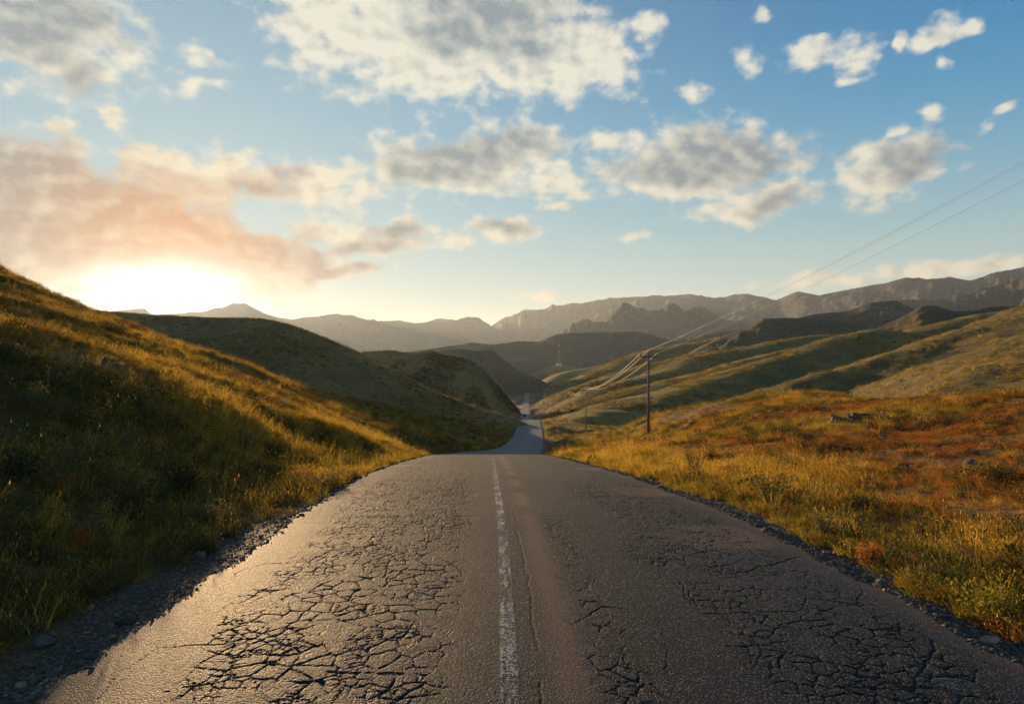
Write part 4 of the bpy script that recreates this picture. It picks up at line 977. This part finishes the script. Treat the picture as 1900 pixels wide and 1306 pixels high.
att0 = pole(X0, Y0, 16.2, 'power pole beside the camera, out of the picture to the right', True)
for w, p in enumerate(att0): ends[w].insert(0, p)
for w, nm in enumerate(('left', 'middle', 'right')):
    mb = MB()
    for a, b in zip(ends[w][:-1], ends[w][1:]):
        a = Vector(a); b = Vector(b); sag = .012*(b-a).length+.25; pts = []
        for i in range(25):
            t0 = i/24; p = a.lerp(b, t0); p.z -= 4*sag*t0*(1-t0); pts.append(tuple(p))
        mb.tube(pts, .006 if a.y < 50 else .013, 5, False)
    tag(mb.build('power_line_wire', M['wire'], None, True), {'left': 'left-hand wire of the power line, on the left end of the crossarms', 'middle': 'middle wire of the power line, on the pole tops', 'right': 'right-hand wire of the power line, on the right end of the crossarms'}[nm], 'wire', 'wires of the power line')

# ------------------------------------------------------------------ small roadside things
M['white'] = mat_plain('white_post', (.62, .66, .70), .5, .4, var=.08); M['blue'] = mat_plain('blue_band', (.05, .14, .28), .5, .4); M['glass_red'] = mat_plain('pale_reflector', (.75, .78, .78), .2, .6)
def delineator(px, py, d, label):
    x = (px-950)/F*d; z = gz(x, d); o = empty('delineator_post', (x, d, z-.05))
    MB().box((0, 0, .55), (.14, .10, 1.10), 0, .9).build('post', M['white'], o); MB().box((0, 0, .80), (.17, .13, .26)).build('band', M['blue'], o); MB().box((0, -.069, .80), (.07, .01, .14)).build('reflector', M['glass_red'], o)
    MB().box((0, 0, 1.13), (.15, .11, .07), 0, .4).build('cap', M['white'], o)
    tag(o, label, 'delineator', 'delineator posts beyond the crest')
delineator(902, 820, 100, 'white and blue delineator post left of the road beyond the crest'); delineator(1024.6, 822, 100, 'white and blue delineator post right of the road beyond the crest')
x, y, z = hit(1165, 828); o = MB().tube([(0, 0, -.2), (.02, 0, .55), (.01, 0, 1.0)], [.06, .05, .04], 7).build('marker_post', M['pole']); o.location = (x, y, z-.1); tag(o, 'short weathered wooden stake left of the nearest power pole', 'stake')

# far car
M['carpaint'] = mat_plain('dark_car_paint', (.03, .035, .045), .3, .5, var=.1); M['carglass'] = mat_plain('car_glass', (.02, .025, .03), .08, .6, var=.05); M['tyre'] = mat_plain('tyre_rubber', (.015, .015, .015), .9, .1); M['lamp'] = mat_plain('tail_lamp', (.35, .02, .02), .3, .5)
yc = 352.0; xc = float(road_x(yc))-1.1
car = empty('car', (xc, yc, float(road_z(yc))+.03), R(-1.5))
prof = [(-2.1, .35), (-2.15, .75), (-2.0, .95), (-1.5, 1.0), (-1.1, 1.42), (.5, 1.45), (1.1, 1.0), (1.95, .85), (2.1, .6), (2.1, .35)]
v = []; n = len(prof)
for sx in (-.86, .86): v += [(sx*(.86 if z0 > 1.2 else 1), y0, z0) for y0, z0 in prof]
f = [tuple(range(n))[::-1], tuple(range(n, 2*n))]+[(i, (i+1) % n, n+(i+1) % n, n+i) for i in range(n)]
new_mesh('body', v, f, M['carpaint'], False, car)
MB().box((0, -1.36, 1.22), (1.3, .05, .34)).build('rear_window', M['carglass'], car)
for sx in (-.80, .80): MB().box((sx, -.25, 1.2), (.08, 1.5, .30)).build('side_window', M['carglass'], car)
for sx in (-.78, .78):
    for sy in (-1.3, 1.3):
        wh = MB().tube([(sx-.1, sy, .32), (sx+.1, sy, .32)], .32, 14).build('wheel', M['tyre'], car); MB().tube([(sx-.11, sy, .32), (sx+.11, sy, .32)], .18, 10).build('rim', M['steel'], wh)
    MB().box((sx*.85, -2.16, .78), (.3, .05, .14)).build('tail_light', M['lamp'], car)
tag(car, 'small dark car far off on the road in the valley', 'car')

# antenna mast with its huts on the knoll
M['mast'] = mat_plain('painted_mast_steel', (.20, .18, .15), .6, .3, .2, .1); M['hutwall'] = mat_plain('white_hut_wall', (.72, .70, .66), .8, .2, var=.06); M['roof'] = mat_plain('hut_roof', (.25, .23, .21), .7, .2); M['door'] = mat_plain('hut_door', (.12, .14, .16), .6, .3)
mx, my, mz = P3(1036.5, 677, 1275); o = empty('antenna_mast', (mx, my, mz-3)); HM = 41.0; W0, W1 = 1.5, .6
cor = [(-1, -1), (1, -1), (1, 1), (-1, 1)]
for cxx, cyy in cor: MB().tube([(cxx*W0, cyy*W0, 0), (cxx*W1, cyy*W1, HM)], .14, 6).build('leg', M['mast'], o)
br = MB()
for i in range(11):
    for k in range(4):
        z0, z1 = HM*i/11, HM*(i+1)/11; w0 = W0+(W1-W0)*i/11; w1 = W0+(W1-W0)*(i+1)/11; a, b = cor[k], cor[(k+1) % 4]
        br.tube([(a[0]*w0, a[1]*w0, z0), (b[0]*w1, b[1]*w1, z1)], .07, 4, False); br.tube([(a[0]*w1, a[1]*w1, z1), (b[0]*w1, b[1]*w1, z1)], .07, 4, False)
br.build('bracing', M['mast'], o)
MB().tube([(1.2, -.4, HM-1), (1.6, -1.0, HM-1), (1.75, -1.25, HM-1)], [.3, 1.3, 1.5], 16).build('dish', M['hutwall'], o, True)
MB().tube([(0, 0, HM), (0, 0, HM+4)], .08, 6).build('whip_antenna', M['mast'], o)
tag(o, 'tall thin lattice antenna mast on the lit knoll at the valley end', 'antenna mast')
for px, w, lb in ((1034, 4.5, 'larger white equipment hut at the foot of the antenna mast'), (1040, 3.0, 'smaller white equipment hut right of the antenna mast')):
    x, y, z = P3(px, 676.5, 1262); h = empty('equipment_hut', (x, y, z-2.0))
    MB().box((0, 0, 2.1), (w, 3.4, 4.2)).build('wall', M['hutwall'], h); MB().box((0, 0, 4.32), (w+.5, 3.9, .22)).build('roof', M['roof'], h); MB().box((.4, -1.72, 2.9), (1.0, .06, 1.9)).build('door', M['door'], h)
    tag(h, lb, 'hut', 'huts by the antenna mast')

# ------------------------------------------------------------------ haze
hz = MB().box((0, 0, 320), (33000, 33000, 840))
hm = bpy.data.materials.new('evening_haze'); hm.use_nodes = True; ht = NT(hm.node_tree); ht.n.clear()
pv = ht.n.new('ShaderNodeVolumePrincipled'); pv.inputs['Color'].default_value = (0.68, 0.84, 1.0, 1)
pv.inputs['Density'].default_value = 4.6e-5; pv.inputs['Anisotropy'].default_value = 0.34
ho = ht.n.new('ShaderNodeOutputMaterial'); ht.l.new(pv.outputs[0], ho.inputs['Volume'])
haze = hz.build('haze', hm); tag(haze, 'thin warm evening haze filling the valley', kind='stuff')
